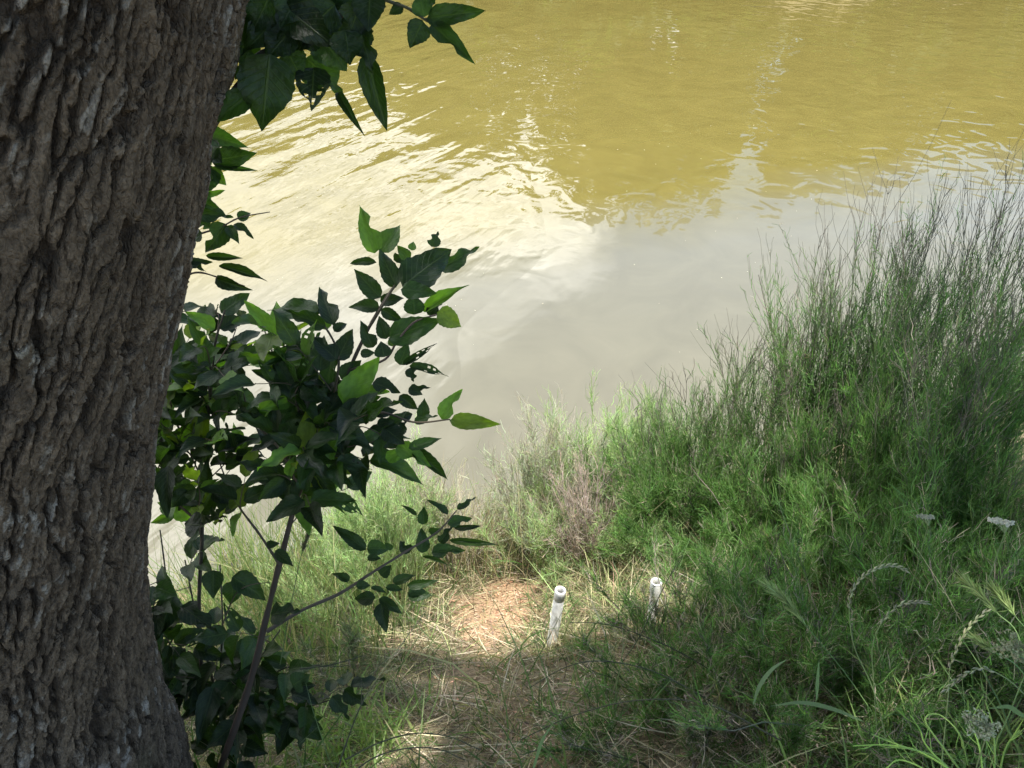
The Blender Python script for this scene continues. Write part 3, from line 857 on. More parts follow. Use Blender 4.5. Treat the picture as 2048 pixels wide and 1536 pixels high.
# long low branch to the right over the path
lb, _ = branch(sap, [P(535, 1262, 2.12), P(*C5(800, 800), 2.08), P(*C5(980, 720), 2.04), P(*C5(1120, 630), 2.0), P(*C5(1280, 530), 1.97), P(*C5(1440, 430), 1.95), P(*C5(1530, 330), 1.93)], 0.0055, 0.0016, 36, (0.09, 0.07, 0.05))
for (b, t, w, k, c) in [
    ((1105, 515), (945, 395), 58, 'plain', DARK), ((1110, 510), (1222, 500), 70, 'curl', MIDG), ((1112, 552), (1180, 553), 34, 'plain', MIDG), ((1308, 530), (1262, 468), 56, 'bite', MIDG),
    ((1366, 530), (1370, 408), 66, 'plain', MIDG), ((1372, 396), (1376, 308), 48, 'plain', MIDG), ((1342, 352), (1275, 302), 20, 'long', DARK), ((1490, 348), (1398, 275), 34, 'plain', MIDG),
    ((1532, 324), (1622, 264), 34, 'bites', DARK), ((1488, 395), (1605, 362), 56, 'bite', MIDG), ((1518, 412), (1652, 405), 26, 'long', DARK), ((1495, 470), (1728, 490), 32, 'long', DARK),
    ((1412, 525), (1568, 512), 64, 'bite', MIDG), ((1372, 545), (1508, 586), 18, 'long', DARK), ((1172, 632), (1222, 590), 56, 'round', MIDG), ((1028, 658), (948, 618), 38, 'curl', MIDG),
    ((1232, 666), (1338, 630), 44, 'plain', MIDG), ((1298, 682), (1448, 660), 42, 'plain', MIDG), ((1198, 690), (1288, 700), 32, 'plain', MIDG), ((1302, 720), (1415, 726), 64, 'round', MIDG),
    ((1148, 740), (1043, 745), 62, 'plain', DARK), ((1168, 742), (1282, 816), 46, 'plain', DARK), ((1176, 762), (1196, 906), 68, 'plain', DARK), ((1128, 692), (1208, 712), 26, 'long', DARK),
    ((1450, 480), (1510, 400), 50, 'bites', DARK), ((1400, 430), (1460, 420), 36, 'plain', MIDG), ((1230, 510), (1190, 480), 26, 'plain', MIDG), ((1060, 680), (1130, 680), 40, 'plain', MIDG)]:
    px_leaf(lb, C5(*b), C5(*t), w * .427, 2.02 + random.uniform(-.06, .06), k, c, tilt=.2)
base2 = G(420, 1450)
sap2 = thing('sapling', 'densely leaved young tree squeezed between the big trunk and the dark sapling', 'sapling', base2)
# left fork and the dense middle: pinnate twigs
s2stem = [(412, 1400, 2.5), (400, 1300, 2.42), (398, 1200, 2.35), (405, 1050, 2.27), (402, 920, 2.22), (420, 800, 2.15), (430, 690, 2.1), (450, 620, 2.08)]
o, s2pl = branch(sap2, [base2] + [P(*q) for q in s2stem], 0.007, 0.0025, 50, (0.042, 0.033, 0.020), 'stem', 8)
forks_px = [
    (sap, [(560, 1130, 2.08), (520, 1070, 2.1), (470, 1000, 2.12), (435, 915, 2.15)]),
    (sap, [(600, 980, 2.04), (560, 900, 2.1), (500, 830, 2.15), (480, 740, 2.15)]),
    (sap, [(640, 890, 2.0), (590, 830, 2.05), (560, 760, 2.1), (540, 690, 2.1), (520, 640, 2.1)]),
    (sap2, [(400, 920, 2.2), (350, 840, 2.2), (325, 740, 2.15)]), (sap2, [(405, 1050, 2.22), (350, 1000, 2.2), (310, 930, 2.2)])]
pools = {sap.name: [spl[22:52]], sap2.name: [s2pl[22:]]}
for own, q in forks_px:
    o, p_ = branch(own, [P(*a) for a in q], 0.0045, 0.0016, 30); pools[own.name].append(p_)
pools = {k: np.vstack(v) for k, v in pools.items()}
tw1 = [(520, 660), (500, 770), (560, 800), (610, 760), (590, 850), (540, 870), (560, 950), (640, 930), (690, 880), (740, 830), (760, 880), (795, 900), (700, 970), (625, 1000), (640, 780), (715, 780),
       (590, 700), (660, 840), (610, 900), (670, 930), (730, 930), (690, 820), (560, 720), (520, 830), (600, 720), (640, 850), (500, 960), (580, 900)]
tw2 = [(430, 640), (390, 690), (360, 630), (345, 720), (470, 690), (440, 760), (385, 790), (335, 830), (420, 870), (355, 900), (470, 940), (465, 830), (405, 950), (325, 790), (500, 720), (360, 850),
       (440, 900), (330, 930), (390, 1010), (340, 1000), (470, 1010), (500, 900), (405, 740), (370, 760), (315, 880), (480, 640), (370, 680), (420, 700), (350, 780), (450, 800), (380, 860)]
for own, lst, lo in ((sap, tw1, 2.0), (sap2, tw2, 2.12)):
    pool = pools[own.name]
    for (u, v) in lst:
        tip = P(u + random.uniform(-12, 12), v + random.uniform(-12, 12), lo + random.uniform(-.14, .14))
        k = np.argmin(np.linalg.norm(pool - tip - np.array([0, 0, -0.12]), axis=1)); b0 = pool[k]
        mid = (b0 + tip) / 2 + RNG.normal(0, 0.02, 3) + np.array([0, 0, 0.02])
        o, p_ = branch(own, [b0, mid, tip], 0.0022, 0.0010, 12, TWIGC, 'twig', 5)
        pinnate(o, p_, 3, random.uniform(0.086, 0.124), [DARK, DARK, DARK, MIDG, MIDG, MIDG, BRIT, BRIT, YELL], w=.46)

# ------------------------------------------------------------------ shrub at the trunk's foot
b2 = G(480, 1470)
shr = thing('shrub', 'low shady shrub with drooping broad leaves at the foot of the trunk', 'shrub', b2)
for q in ([(455, 1450), (440, 1380), (445, 1250), (440, 1130)], [(430, 1440), (385, 1360), (345, 1230), (320, 1060)], [(470, 1450), (510, 1400), (560, 1340), (640, 1330)], [(420, 1440), (360, 1380), (320, 1300), (306, 1200)],
          [(480, 1460), (540, 1450), (600, 1420), (660, 1400)], [(450, 1450), (420, 1340), (390, 1220), (370, 1120)], [(470, 1450), (500, 1380), (520, 1320), (560, 1260)]):
    o, p_ = branch(shr, [b2] + [P(u, v, 2.52 - .0004 * (1500 - v)) for u, v in q], 0.006, 0.002, 30, (0.05, 0.05, 0.03), 'stem')
    for k in range(5 + random.randint(0, 2)):
        t = random.uniform(.3, 1); i = int(t * 28); b0 = p_[i]
        tip = b0 + np.array([random.uniform(-.13, .13), random.uniform(-.16, .05), random.uniform(0.0, .12)])
        tw_, tp = branch(shr, [b0, (b0 + tip) / 2 + np.array([0, 0, .02]), tip], 0.0016, 0.0008, 8, TWIGC, 'twig', 5)
        pinnate(tw_, tp, 2, random.uniform(.08, .12), [DARK, DARK, MIDG], w=.5, droop=.45)
hero, _ = branch(shr, [P(445, 1250, 2.07), P(470, 1190, 2.02), P(500, 1170, 2.0), P(540, 1165, 2.0)], 0.002, 0.001, 10, TWIGC, 'twig', 5)
for (b, t, w, k, c) in [((390, 610), (385, 745), 88, 'round', DARK), ((485, 660), (470, 785), 84, 'round', MIDG), ((480, 640), (650, 740), 95, 'curl', DARK), ((240, 780), (410, 890), 110, 'bites', DARK),
                        ((180, 120), (160, 365), 85, 'plain', DARK), ((270, 235), (190, 320), 70, 'plain', DARK), ((330, 400), (240, 390), 110, 'round', DARK), ((120, 690), (220, 730), 90, 'plain', MIDG),
                        ((660, 820), (790, 790), 110, 'bites', DARK), ((640, 490), (700, 485), 34, 'plain', DARK), ((680, 520), (765, 590), 50, 'plain', DARK), ((760, 1150), (840, 1100), 90, 'bite', MIDG)]:
    px_leaf(hero, C5(*b), C5(*t), w * .427, 2.02, k, c, tilt=.2)


# ------------------------------------------------------------------ thin-stemmed bushes
def bush(label, tip, base, n_stem, spread, green, dead=0.15, tops=(0.095, 0.082, 0.06), fol=2600, thick=1.0, group='feathery bushes along the bank', bare_top=0.28, fork=1.0, foll=(0.025, 0.075)):
    base = np.asarray(base, float); tip = np.asarray(tip, float)
    Hh = np.linalg.norm(tip - base)
    if group == 'feathery bushes along the bank': dead *= 0.6
    root = thing('bush', label, 'bush', base, group)
    off = RNG.normal(0, 1, (n_stem, 3)) * np.array([1, 1, 0]) * spread
    reach = RNG.uniform(0.68, 1.0, n_stem) * np.exp(-0.25 * (np.linalg.norm(off, axis=1) / spread) ** 2 * 0.5)
    reach[0] = 0.97; off[0] *= 0.1; reach[1:6] = np.maximum(reach[1:6], 0.90)
    b = base[None] + off * 0.30
    b[:, 2] = ground(b[:, 0], b[:, 1]) - 0.02
    end = b + (tip - base)[None] * reach[:, None] + off * 0.95
    d = end - b; L = np.linalg.norm(d, axis=1)
    lean = RNG.normal(0, 0.07, (n_stem, 3)) * np.array([1, 1, .2]) + off * 0.25
    main = strands(b, unit(d) - lean, L, lean, 9)
    main[:, 1:-1] += RNG.normal(0, 0.006, (n_stem, 7, 3))
    dead_m = RNG.uniform(size=n_stem) < dead
    fol = int(fol * (1.45 if bare_top > .2 else 1.0))
    g = np.asarray(green); brown = np.asarray((0.32, 0.265, 0.215))
    tt = np.linspace(0, 1, 9)[None, :, None]
    cm = np.where(dead_m[:, None], jit(brown, n_stem), jit(g * 0.55, n_stem))[:, None] * np.ones((1, 9, 1))
    cm = cm * (1 - tt ** 2) + jit(tops, n_stem)[:, None] * tt ** 2
    rad = np.linspace(0.0038, 0.0012, 9)[None] * RNG.uniform(.7, 1.25, (n_stem, 1)) * thick
    for i in range(n_stem):
        v, f, c = tubes(main[i:i + 1], rad[i:i + 1], cm[i:i + 1], 4)
        add_obj('stem', mesh_np('stem', v, f, M_TWIG, c, True), root)
    s = Hh
    l2 = children(main, int(n_stem * 7 * fork), 0.15, 0.97, 0.32, 0.24 * s, 0.48 * s, 7, 0.12)
    l3 = children(l2, int(len(l2) * 4.5), 0.1, 0.95, 0.42, 0.08 * s, 0.24 * s, 5, 0.12)
    l3[:, 2:] += RNG.normal(0, .008, (len(l3), 1, 3)); l3[:, 3:] += RNG.normal(0, .008, (len(l3), 1, 3)); l3[:, 4] += RNG.normal(0, .008, (len(l3), 3))
    def hcol(st, n, K):
        z = st[:, :, 2]; hrel = np.clip((z - base[2]) / max(0.2, tip[2] - base[2]), 0, 1.2)[..., None]
        m = sstep(1 - bare_top * 1.6, 1.0, hrel)
        gg = np.where((RNG.uniform(size=n) < dead)[:, None], jit(brown, n), jit(g, n, .3))[:, None]
        return gg * (1 - m) + jit(tops, n)[:, None] * m
    parts = [tubes(l2, np.linspace(0.0017, 0.0009, 7)[None] * np.ones((len(l2), 1)) * thick, hcol(l2, len(l2), 7), 3),
             tubes(l3, np.linspace(0.0012, 0.0006, 5)[None] * np.ones((len(l3), 1)) * thick, hcol(l3, len(l3), 5), 3)]
    v, f, c = cat(parts)
    add_obj('twigs', mesh_np('twigs', v, f, M_TWIG, c), root, kind='stuff')
    if fol:
        src = np.concatenate([l2[:, 1:6], l3])
        keep = src[:, 0, 2] < base[2] + (tip[2] - base[2]) * (1 - bare_top * RNG.uniform(.4, 1.5, len(src)))
        src = src[keep]
        wgt = np.linalg.norm(src[:, -1] - src[:, 0], axis=1)
        src = src[RNG.choice(len(src), fol, p=wgt / wgt.sum())]
        fl = children(src, fol, 0.0, 1.0, 0.42, foll[0], foll[1], 4, 0.14, False)
        fl[:, 2:] += RNG.normal(0, .007, (fol, 1, 3)); fl[:, 3] += RNG.normal(0, .009, (fol, 3))
        n = len(fl)
        colf = np.where((RNG.uniform(size=n) < dead * .45)[:, None], jit(brown * 1.15, n), jit(g, n, .55, .14))
        v, f, c = ribbons(fl, np.array([[0.0009, 0.0012, 0.0009, 0.0004]]) * np.ones((n, 1)) * thick, colf)
        add_obj('foliage', mesh_np('foliage', v, f, M_FOL, c), root, kind='stuff')
    return root


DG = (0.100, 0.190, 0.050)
SG = (0.34, 0.45, 0.20)  # feathery green lightened so the colour itself carries sunlight
# (label, tip pixel u,v, world Y of the tip, base shift x,y, stems, spread, green, dead, foliage)
RB = [
    ('dark feathery bush with a long frond bowed left over the sunny shore bush', 1272, 822, 3.05, .28, -.10, 14, .16, DG, .15, 3400),
    ('dark twiggy bush just right of the bowed frond', 1375, 760, 3.15, .20, -.05, 14, .15, DG, .25, 3200),
    ('bush with bare dark twigs fanning over the pale water right of centre', 1485, 680, 3.2, .16, -.05, 16, .15, DG, .3, 2600),
    ('grey twiggy bush below the twin bare spires at the water', 1585, 640, 3.3, .12, -.05, 16, .15, DG, .45, 2600),
    ('bush carrying the tall pair of bare forked spires against the water', 1690, 505, 3.2, .12, -.05, 16, .14, DG, .3, 3000),
    ('tall bush whose bare tip reaches the edge of the tree reflection', 1785, 420, 3.1, .14, -.05, 18, .15, DG, .25, 3400),
    ('tall fine-twigged bush second from the right edge at the top', 1900, 425, 3.2, .1, -.05, 18, .17, DG, .3, 3400),
    ('tall dense bush cut by the right edge at the reflection line', 2010, 405, 3.05, .1, -.05, 18, .17, DG, .2, 3600),
    ('tall bush mostly beyond the right edge with a few thin tips showing', 2100, 400, 3.2, .1, -.05, 16, .17, DG, .2, 3000),
    ('mid-height dark bush behind the right pipe stub', 1440, 960, 2.75, .14, -.05, 14, .15, DG, .15, 4200),
    ('dark green feathery bush in the middle of the shaded bank', 1565, 890, 2.65, .12, -.05, 16, .15, DG, .12, 4600),
    ('shaded bush with pale curling dead twigs among its green', 1690, 800, 2.6, .1, -.05, 16, .15, DG, .3, 4200),
    ('dense green bush below the tall pair of spires', 1805, 720, 2.55, .1, -.05, 16, .15, DG, .12, 4600),
    ('greyish dead-tangled bush behind the white flat flower', 1925, 660, 2.55, .1, -.05, 16, .15, DG, .35, 4200),
    ('dense green bush at the right edge above the white flat flower', 2045, 600, 2.45, .1, -.05, 16, .15, DG, .12, 4600),
    ('low dark bush with arching dark stems beside the path', 1400, 1110, 2.4, .16, -.05, 14, .14, DG, .15, 4200),
    ('low dark bush under the bristly seed head on the shaded bank', 1545, 1060, 2.3, .14, -.05, 14, .14, DG, .12, 4600),
    ('low dark bush behind the arching pale seed spike', 1700, 1010, 2.2, .1, -.05, 14, .14, DG, .12, 4600),
    ('low dark bush between the seed spikes and the white flowers', 1850, 960, 2.1, .1, -.05, 14, .14, DG, .12, 4600),
    ('low dark bush at the right edge behind the green bristly heads', 2010, 930, 2.05, .1, -.05, 14, .14, DG, .12, 4600),
]
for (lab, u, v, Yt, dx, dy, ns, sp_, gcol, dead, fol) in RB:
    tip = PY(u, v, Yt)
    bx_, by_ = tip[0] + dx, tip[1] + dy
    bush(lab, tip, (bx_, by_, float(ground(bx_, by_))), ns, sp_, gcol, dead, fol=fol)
BG_ = (.095, .125, .055)
for (lab, u, v, h, ns, sp_, gcol, dead, fol) in [
    ('dark twig tangle hiding the foot of the flared pipe', 1360, 1300, .42, 14, .15, DG, .35, 2600),
    ('low tangle of dark and dead stems beside the lower path', 1350, 1410, .32, 14, .13, DG, .45, 2400),
    ('dead-brown stem tangle under the dark bushes right of the path', 1450, 1420, .38, 14, .17, BG_, .6, 1800),
    ('dark green tangle below the slanting bristly head', 1600, 1410, .52, 14, .17, DG, .25, 3000),
    ('dark green tangle under the hooked seed spike', 1740, 1410, .52, 14, .17, DG, .2, 3000),
    ('dark tangle under the nearly level seed spike', 1880, 1400, .52, 14, .17, DG, .2, 3000),
    ('dark tangle at the right edge below the cream sedge', 2030, 1400, .52, 14, .15, DG, .2, 3000),
    ('thin low green tangle right at the lower path edge', 1230, 1480, .20, 12, .13, DG, .3, 1300),
    ('dark feathery clump filling the slope under the middle bushes', 1510, 1320, .5, 14, .17, DG, .15, 3000),
    ('dark feathery clump left of the hooked seed spike', 1670, 1320, .5, 14, .17, DG, .15, 3000),
    ('dark feathery clump between the two bending seed spikes', 1820, 1310, .5, 14, .17, DG, .15, 3000),
    ('dark feathery clump at the right edge behind the upright seed spike', 1980, 1310, .5, 14, .17, DG, .15, 3000),
    ('brownish litter-choked low tangle near the bottom centre right', 1380, 1530, .24, 12, .14, BG_, .6, 1400),
    ('low green tangle at the bottom left of the lit weed', 1560, 1540, .26, 12, .14, DG, .3, 2000),
    ('low green tangle right beneath the lit weed', 1750, 1550, .24, 12, .14, DG, .25, 2000),
    ('grey-green low tangle left of the path below the sunny patch', 690, 1380, .26, 12, .16, (.13, .17, .09), .4, 1600),
    ('pale low tangle under the sapling branch left of the bare patch', 720, 1250, .26, 12, .16, (.15, .18, .09), .5, 1600)]:
    b_ = G(u, v)
    bush(lab, b_ + np.array([-.04, -.02, h]), b_, ns, sp_, gcol, dead, fol=fol, bare_top=.15, group='low tangles along the path')
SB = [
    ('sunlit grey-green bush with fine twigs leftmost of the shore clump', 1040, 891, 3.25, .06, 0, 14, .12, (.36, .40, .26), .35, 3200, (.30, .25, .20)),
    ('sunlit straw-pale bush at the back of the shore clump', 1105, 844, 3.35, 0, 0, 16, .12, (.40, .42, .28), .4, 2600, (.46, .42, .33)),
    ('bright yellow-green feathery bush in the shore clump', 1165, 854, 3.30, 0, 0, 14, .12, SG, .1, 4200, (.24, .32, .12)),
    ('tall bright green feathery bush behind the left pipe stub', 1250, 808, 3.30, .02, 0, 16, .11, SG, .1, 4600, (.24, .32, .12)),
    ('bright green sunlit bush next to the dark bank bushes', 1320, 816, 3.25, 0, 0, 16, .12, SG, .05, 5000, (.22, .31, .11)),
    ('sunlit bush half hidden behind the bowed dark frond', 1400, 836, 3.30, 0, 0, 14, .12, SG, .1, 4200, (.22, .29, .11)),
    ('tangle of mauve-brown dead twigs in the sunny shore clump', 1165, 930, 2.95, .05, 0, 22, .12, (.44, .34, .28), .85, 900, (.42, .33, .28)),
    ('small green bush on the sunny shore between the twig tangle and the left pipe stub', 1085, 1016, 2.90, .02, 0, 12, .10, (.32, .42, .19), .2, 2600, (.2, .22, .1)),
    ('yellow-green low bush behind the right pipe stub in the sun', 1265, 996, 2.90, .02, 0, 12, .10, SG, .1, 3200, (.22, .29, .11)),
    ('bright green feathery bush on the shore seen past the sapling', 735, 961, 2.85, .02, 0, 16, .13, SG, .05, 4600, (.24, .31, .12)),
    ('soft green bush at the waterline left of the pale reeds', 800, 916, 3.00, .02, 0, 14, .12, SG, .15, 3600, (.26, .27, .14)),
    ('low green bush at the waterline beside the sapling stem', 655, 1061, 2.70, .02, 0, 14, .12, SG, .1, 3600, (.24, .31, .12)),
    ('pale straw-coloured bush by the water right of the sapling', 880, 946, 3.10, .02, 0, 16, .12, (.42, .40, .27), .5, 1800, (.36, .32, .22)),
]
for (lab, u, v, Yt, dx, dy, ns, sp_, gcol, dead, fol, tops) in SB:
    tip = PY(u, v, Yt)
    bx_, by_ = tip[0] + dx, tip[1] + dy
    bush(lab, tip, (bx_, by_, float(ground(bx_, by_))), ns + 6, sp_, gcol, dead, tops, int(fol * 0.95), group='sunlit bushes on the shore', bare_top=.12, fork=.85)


# ------------------------------------------------------------------ pipe stubs
def pvc_mat():
    m, t, out = new_mat('weathered_white_plastic')
    tc_ = node(t, 'ShaderNodeTexCoord')
    n1 = node(t, 'ShaderNodeTexNoise', Scale=25.0, Detail=6.0, Roughness=.7); link(t, tc_.outputs['Object'], n1.inputs['Vector'])
    c = ramp_n(t, n1.outputs[0], [(0.32, (.50, .47, .40)), (0.50, (.74, .73, .69))])
    b = node(t, 'ShaderNodeBsdfPrincipled', Roughness=0.5); link(t, c, b.inputs['Base Color'])
    link(t, b.outputs[0], out.inputs[0]); return m


M_PVC = pvc_mat()


def lathe(prof, S=40):
    prof = np.asarray(prof, float); ang = np.arange(S) * 2 * math.pi / S
    v = np.stack([prof[:, 0][:, None] * np.cos(ang), prof[:, 0][:, None] * np.sin(ang), np.repeat(prof[:, 1][:, None], S, 1)], -1)
    K = len(prof); k0 = (np.arange(K - 1) * S)[:, None]; j = np.arange(S)[None]
    a = k0 + j; b = k0 + (j + 1) % S
    return v.reshape(-1, 3), np.stack([a, b, b + S, a + S], -1).reshape(-1, 4)


def pipe(label, tip_px, base_px, r, flare):
    b = G(*base_px)
    rb_ = ray(*tip_px); t = np.linalg.norm(b - EYE)
    # top: on the tip ray, above the foot and leaning a little
    tp = PY(*tip_px, b[1] + 0.02)
    ax = Vector(tp - b); Ln = ax.length
    root = thing('pipe_stub', label, 'pipe', b, 'white pipe stubs standing in the bank')
    root.rotation_euler = ax.to_track_quat('Z', 'Y').to_euler()
    ro = r * (1.0)
    v, f = lathe([(ro, -0.15), (ro, Ln - .05), (ro, Ln - 0.046), (ro * .8, Ln - .046), (ro * .8, 0.0), (ro * .8, -.15)])
    o = bpy.data.objects.new('pipe', mesh_np('pipe', v, f, M_PVC, None, False)); COL.objects.link(o); o.parent = root
    fr = ro * (1.22 if flare else 1.03)
    v, f = lathe([(ro * 1.01, Ln - .075 if flare else Ln - .05), (fr, Ln - .05), (fr, Ln - .003), (fr * .98, Ln), (fr * .74, Ln), (fr * .72, Ln - .003), (fr * .72, Ln - .08), (ro * 1.01, Ln - .08)])
    o = bpy.data.objects.new('collar', mesh_np('collar', v, f, M_PVC, None, False)); COL.objects.link(o); o.parent = root
    return root


pipe('white plastic pipe stub standing full in the sun beside the bare patch', (1121, 1180), (1103, 1290), 0.0215, False)
pipe('white plastic pipe stub with flared collar half hidden by dark twigs', (1313, 1163), (1300, 1262), 0.0185, True)


# ------------------------------------------------------------------ grass and litter
def scatter(n, x0, x1, y0, y1, dens):
    p = np.stack([RNG.uniform(x0, x1, n), RNG.uniform(y0, y1, n)], -1)
    k = RNG.uniform(size=n) < dens(p[:, 0], p[:, 1])
    p = p[k]; z = ground(p[:, 0], p[:, 1])
    return np.column_stack([p, z])


def grass(name, b, l0, l1, w, cols, lean=0.35, flop=0.45, mat=None, K=5, weights=None):
    n = len(b)
    d = RNG.normal(0, lean, (n, 3)); d[:, 2] = 1; d = unit(d)
    L = RNG.uniform(l0, l1, n) * RNG.uniform(.6, 1.1, n)
    bend = RNG.normal(0, flop, (n, 3)); bend[:, 2] = -np.abs(bend[:, 2]) * .6
    st = strands(b - np.array([0, 0, .01]), d, L, bend, K)
    ci = RNG.choice(len(cols), n, p=weights)
    c = np.asarray(cols)[ci] * RNG.uniform(.7, 1.3, (n, 1)) * RNG.uniform(.92, 1.08, (n, 3))
    prof = np.array([.8, 1, .9, .6, .08]) if K == 5 else np.linspace(1, .1, K)
    v, f, c = ribbons(st, prof[None] * w * RNG.uniform(.6, 1.3, (n, 1)), c)
    return add_obj(name, mesh_np(name, v, f, mat or M_GRASS, c), kind='stuff')


notrunk = lambda x, y: (np.hypot(x - bx, y - by) > .45)
dens_g = lambda x, y: np.clip(1 - 1.05 * bare(x, y), 0.02, 1) * (0.5 + .9 * sstep(.35, .6, fbm(x * 4, y * 4, o=3, k=131))) * notrunk(x, y) * (ground(x, y) > WATER_Z - .05)
g1_ = scatter(60000, -2.2, 3.2, .95, 4.5, dens_g)
grass('short_grass', g1_, .05, .16, .0018, [(.09, .14, .05), (.12, .16, .065), (.07, .11, .04), (.28, .24, .13), (.34, .29, .18)], .5, .6, weights=[.3, .15, .2, .17, .18])
g2_ = scatter(9000, -2.0, 3.2, .95, 4.3, lambda x, y: dens_g(x, y) * (.25 + sstep(.5, .9, np.abs(x - .1))))
grass('tall_grass', g2_, .2, .5, .0026, [(.08, .14, .045), (.11, .17, .06), (.22, .22, .11), (.30, .27, .16)], .3, .35, weights=[.4, .3, .15, .15])
# straw lying on the ground
b = scatter(24000, -1.6, 2.8, 1.0, 3.6, lambda x, y: (.35 + .65 * sstep(.35, .6, fbm(x * 3, y * 3, o=3, k=141))) * notrunk(x, y) * (1 - .8 * bare(x, y)))
n = len(b)
d = RNG.normal(size=(n, 3)); d[:, 2] = d[:, 1] * -.64 + np.abs(RNG.normal(0, .25, n)); d = unit(d)
st = strands(b + np.array([0, 0, .012]), d, RNG.uniform(.06, .28, n), RNG.normal(0, .12, (n, 3)), 4)
v, f, c = ribbons(st, np.array([[.7, 1, .8, .2]]) * .0016 * RNG.uniform(.5, 1.4, (n, 1)), np.where((RNG.uniform(size=n) < .3)[:, None], jit((.17, .125, .085), n), jit((.44, .38, .25), n, .3)))
add_obj('dry_straw', mesh_np('dry_straw', v, f, M_STRAW, c), kind='stuff')
# pale sunny grass round the pipe stubs and over the edge of the bare patch
b = scatter(6500, -.75, 1.0, 1.95, 3.1, lambda x, y: (.25 + .75 * sstep(.05, .45, x)) * (1 - .75 * bare(x, y)))
grass('sunny_grass', b, .07, .24, .0017, [(.36, .37, .18), (.42, .37, .22), (.24, .32, .11), (.30, .20, .13)], .35, .5, M_STRAW, weights=[.35, .3, .25, .1])
pf = G(1103, 1285)
p = RNG.normal(0, .05, (150, 2)) + pf[:2] + np.array([.02, -.03]); b = np.column_stack([p, ground(p[:, 0], p[:, 1])])
grass('pipe_foot_grass', b, .04, .10, .0017, [(.26, .33, .13), (.36, .33, .2), (.16, .25, .08)], .3, .4)
# long dead stems matted under the dark bushes
b = scatter(3000, .35, 2.6, 1.1, 2.3, lambda x, y: .3 + .7 * sstep(.4, .6, fbm(x * 3, y * 3, o=2, k=161)))
n = len(b); d = RNG.normal(size=(n, 3)); d[:, 2] = np.abs(d[:, 2]) * .5 - .3 * d[:, 1]; d = unit(d)
bd = RNG.normal(0, .2, (n, 3)); bd[:, 2] = -np.abs(bd[:, 2]) - .1
st = strands(b + np.array([0, 0, .03]), d, RNG.uniform(.12, .45, n), bd, 6)
v, f, c = ribbons(st, np.array([[.8, 1, 1, .9, .7, .2]]) * .0015 * RNG.uniform(.5, 1.4, (n, 1)), np.where((RNG.uniform(size=n) < .35)[:, None], jit((.16, .12, .085), n), jit((.42, .36, .27), n, .3)))
add_obj('dead_stems', mesh_np('dead_stems', v, f, M_STRAW, c), kind='stuff')
# tall grass behind the sapling and reeds at the waterline
b = scatter(3800, -1.9, -.45, 2.0, 3.8, lambda x, y: (.3 + .7 * sstep(.4, .6, fbm(x * 3, y * 3, o=2, k=151))) * np.ones_like(x))
grass('shore_grass', b, .4, .95, .0028, [(.13, .19, .065), (.18, .23, .085), (.30, .28, .15)], .14, .18, weights=[.45, .3, .25])
b = scatter(2200, -.75, .6, 2.75, 3.9, lambda x, y: np.clip(1 - np.abs(y - 3.35) * 1.5, 0, 1) * (x < .55))
grass('reeds', b, .3, .7, .0022, [(.34, .29, .17), (.26, .25, .10), (.16, .2, .06)], .14, .16, M_STRAW, weights=[.5, .3, .2])
# bright clumps in the two sunny spots at the bottom
bl = G(700, 1500); br_ = G(1960, 1500)
for (cx_, cy_, n, sc, l) in ((bl[0], bl[1], 420, .12, .22), (br_[0], br_[1], 500, .2, .3)):
    p = RNG.normal(0, sc, (n, 2)) + np.array([cx_, cy_]); b = np.column_stack([p, ground(p[:, 0], p[:, 1])])
    grass('grass_clump', b, l * .5, l * 1.2, .0035, [(.15, .22, .07), (.2, .28, .09)], .3, .35)
# broken leaf litter on the trodden patch
b = scatter(9000, -.7, 1.0, 1.2, 3.1, lambda x, y: bare(x, y) * .9 + .12)
n = len(b)
a = RNG.normal(size=(n, 3)); a[:, 2] = -.64 * a[:, 1] + RNG.normal(0, .3, n); a = unit(a)
L = RNG.uniform(.003, .012, n)
pts = b[:, None] + np.array([0, 0, .008]) + a[:, None] * (L[:, None] * np.array([-1, 0, 1.]))[..., None]
nn = np.cross(a, unit(RNG.normal(0, .35, (n, 3)) + np.array([0, .5, 1])))
v, f, c = ribbons(pts, np.stack([L * .2, L * .45, L * .15], 1), np.where((RNG.uniform(size=n) < .5)[:, None], jit((.36, .21, .125), n, .4), jit((.42, .31, .20), n, .4)), np.cross(nn, a)[:, None])
add_obj('leaf_litter', mesh_np('leaf_litter', v, f, M_STRAW, c), kind='stuff')


# ------------------------------------------------------------------ single weeds, seed heads and flowers
def weed(name, label, cat_, pts, r0, r1, col, group=None, K=24, part='stem'):
    root = thing(name, label, cat_, pts[0], group)
    o, pl = branch(root, pts, r0, r1, K, col, part, 5)
    return root, pl


def forks(root, pl, n, l0, l1, r, col):
    for i in range(n):
        t = random.uniform(.3, .97); k = int(t * (len(pl) - 2)); tan = unit(pl[k + 1] - pl[k])
        lat = unit(np.cross(tan, RNG.normal(size=3)))
        d = unit(tan + lat * random.uniform(.5, 1)); L = random.uniform(l0, l1)
        branch(root, [pl[k], pl[k] + d * L * .5 + np.array([0, 0, .004]), pl[k] + d * L + np.array([0, 0, .02])], r, r * .5, 6, col, 'twig', 4)


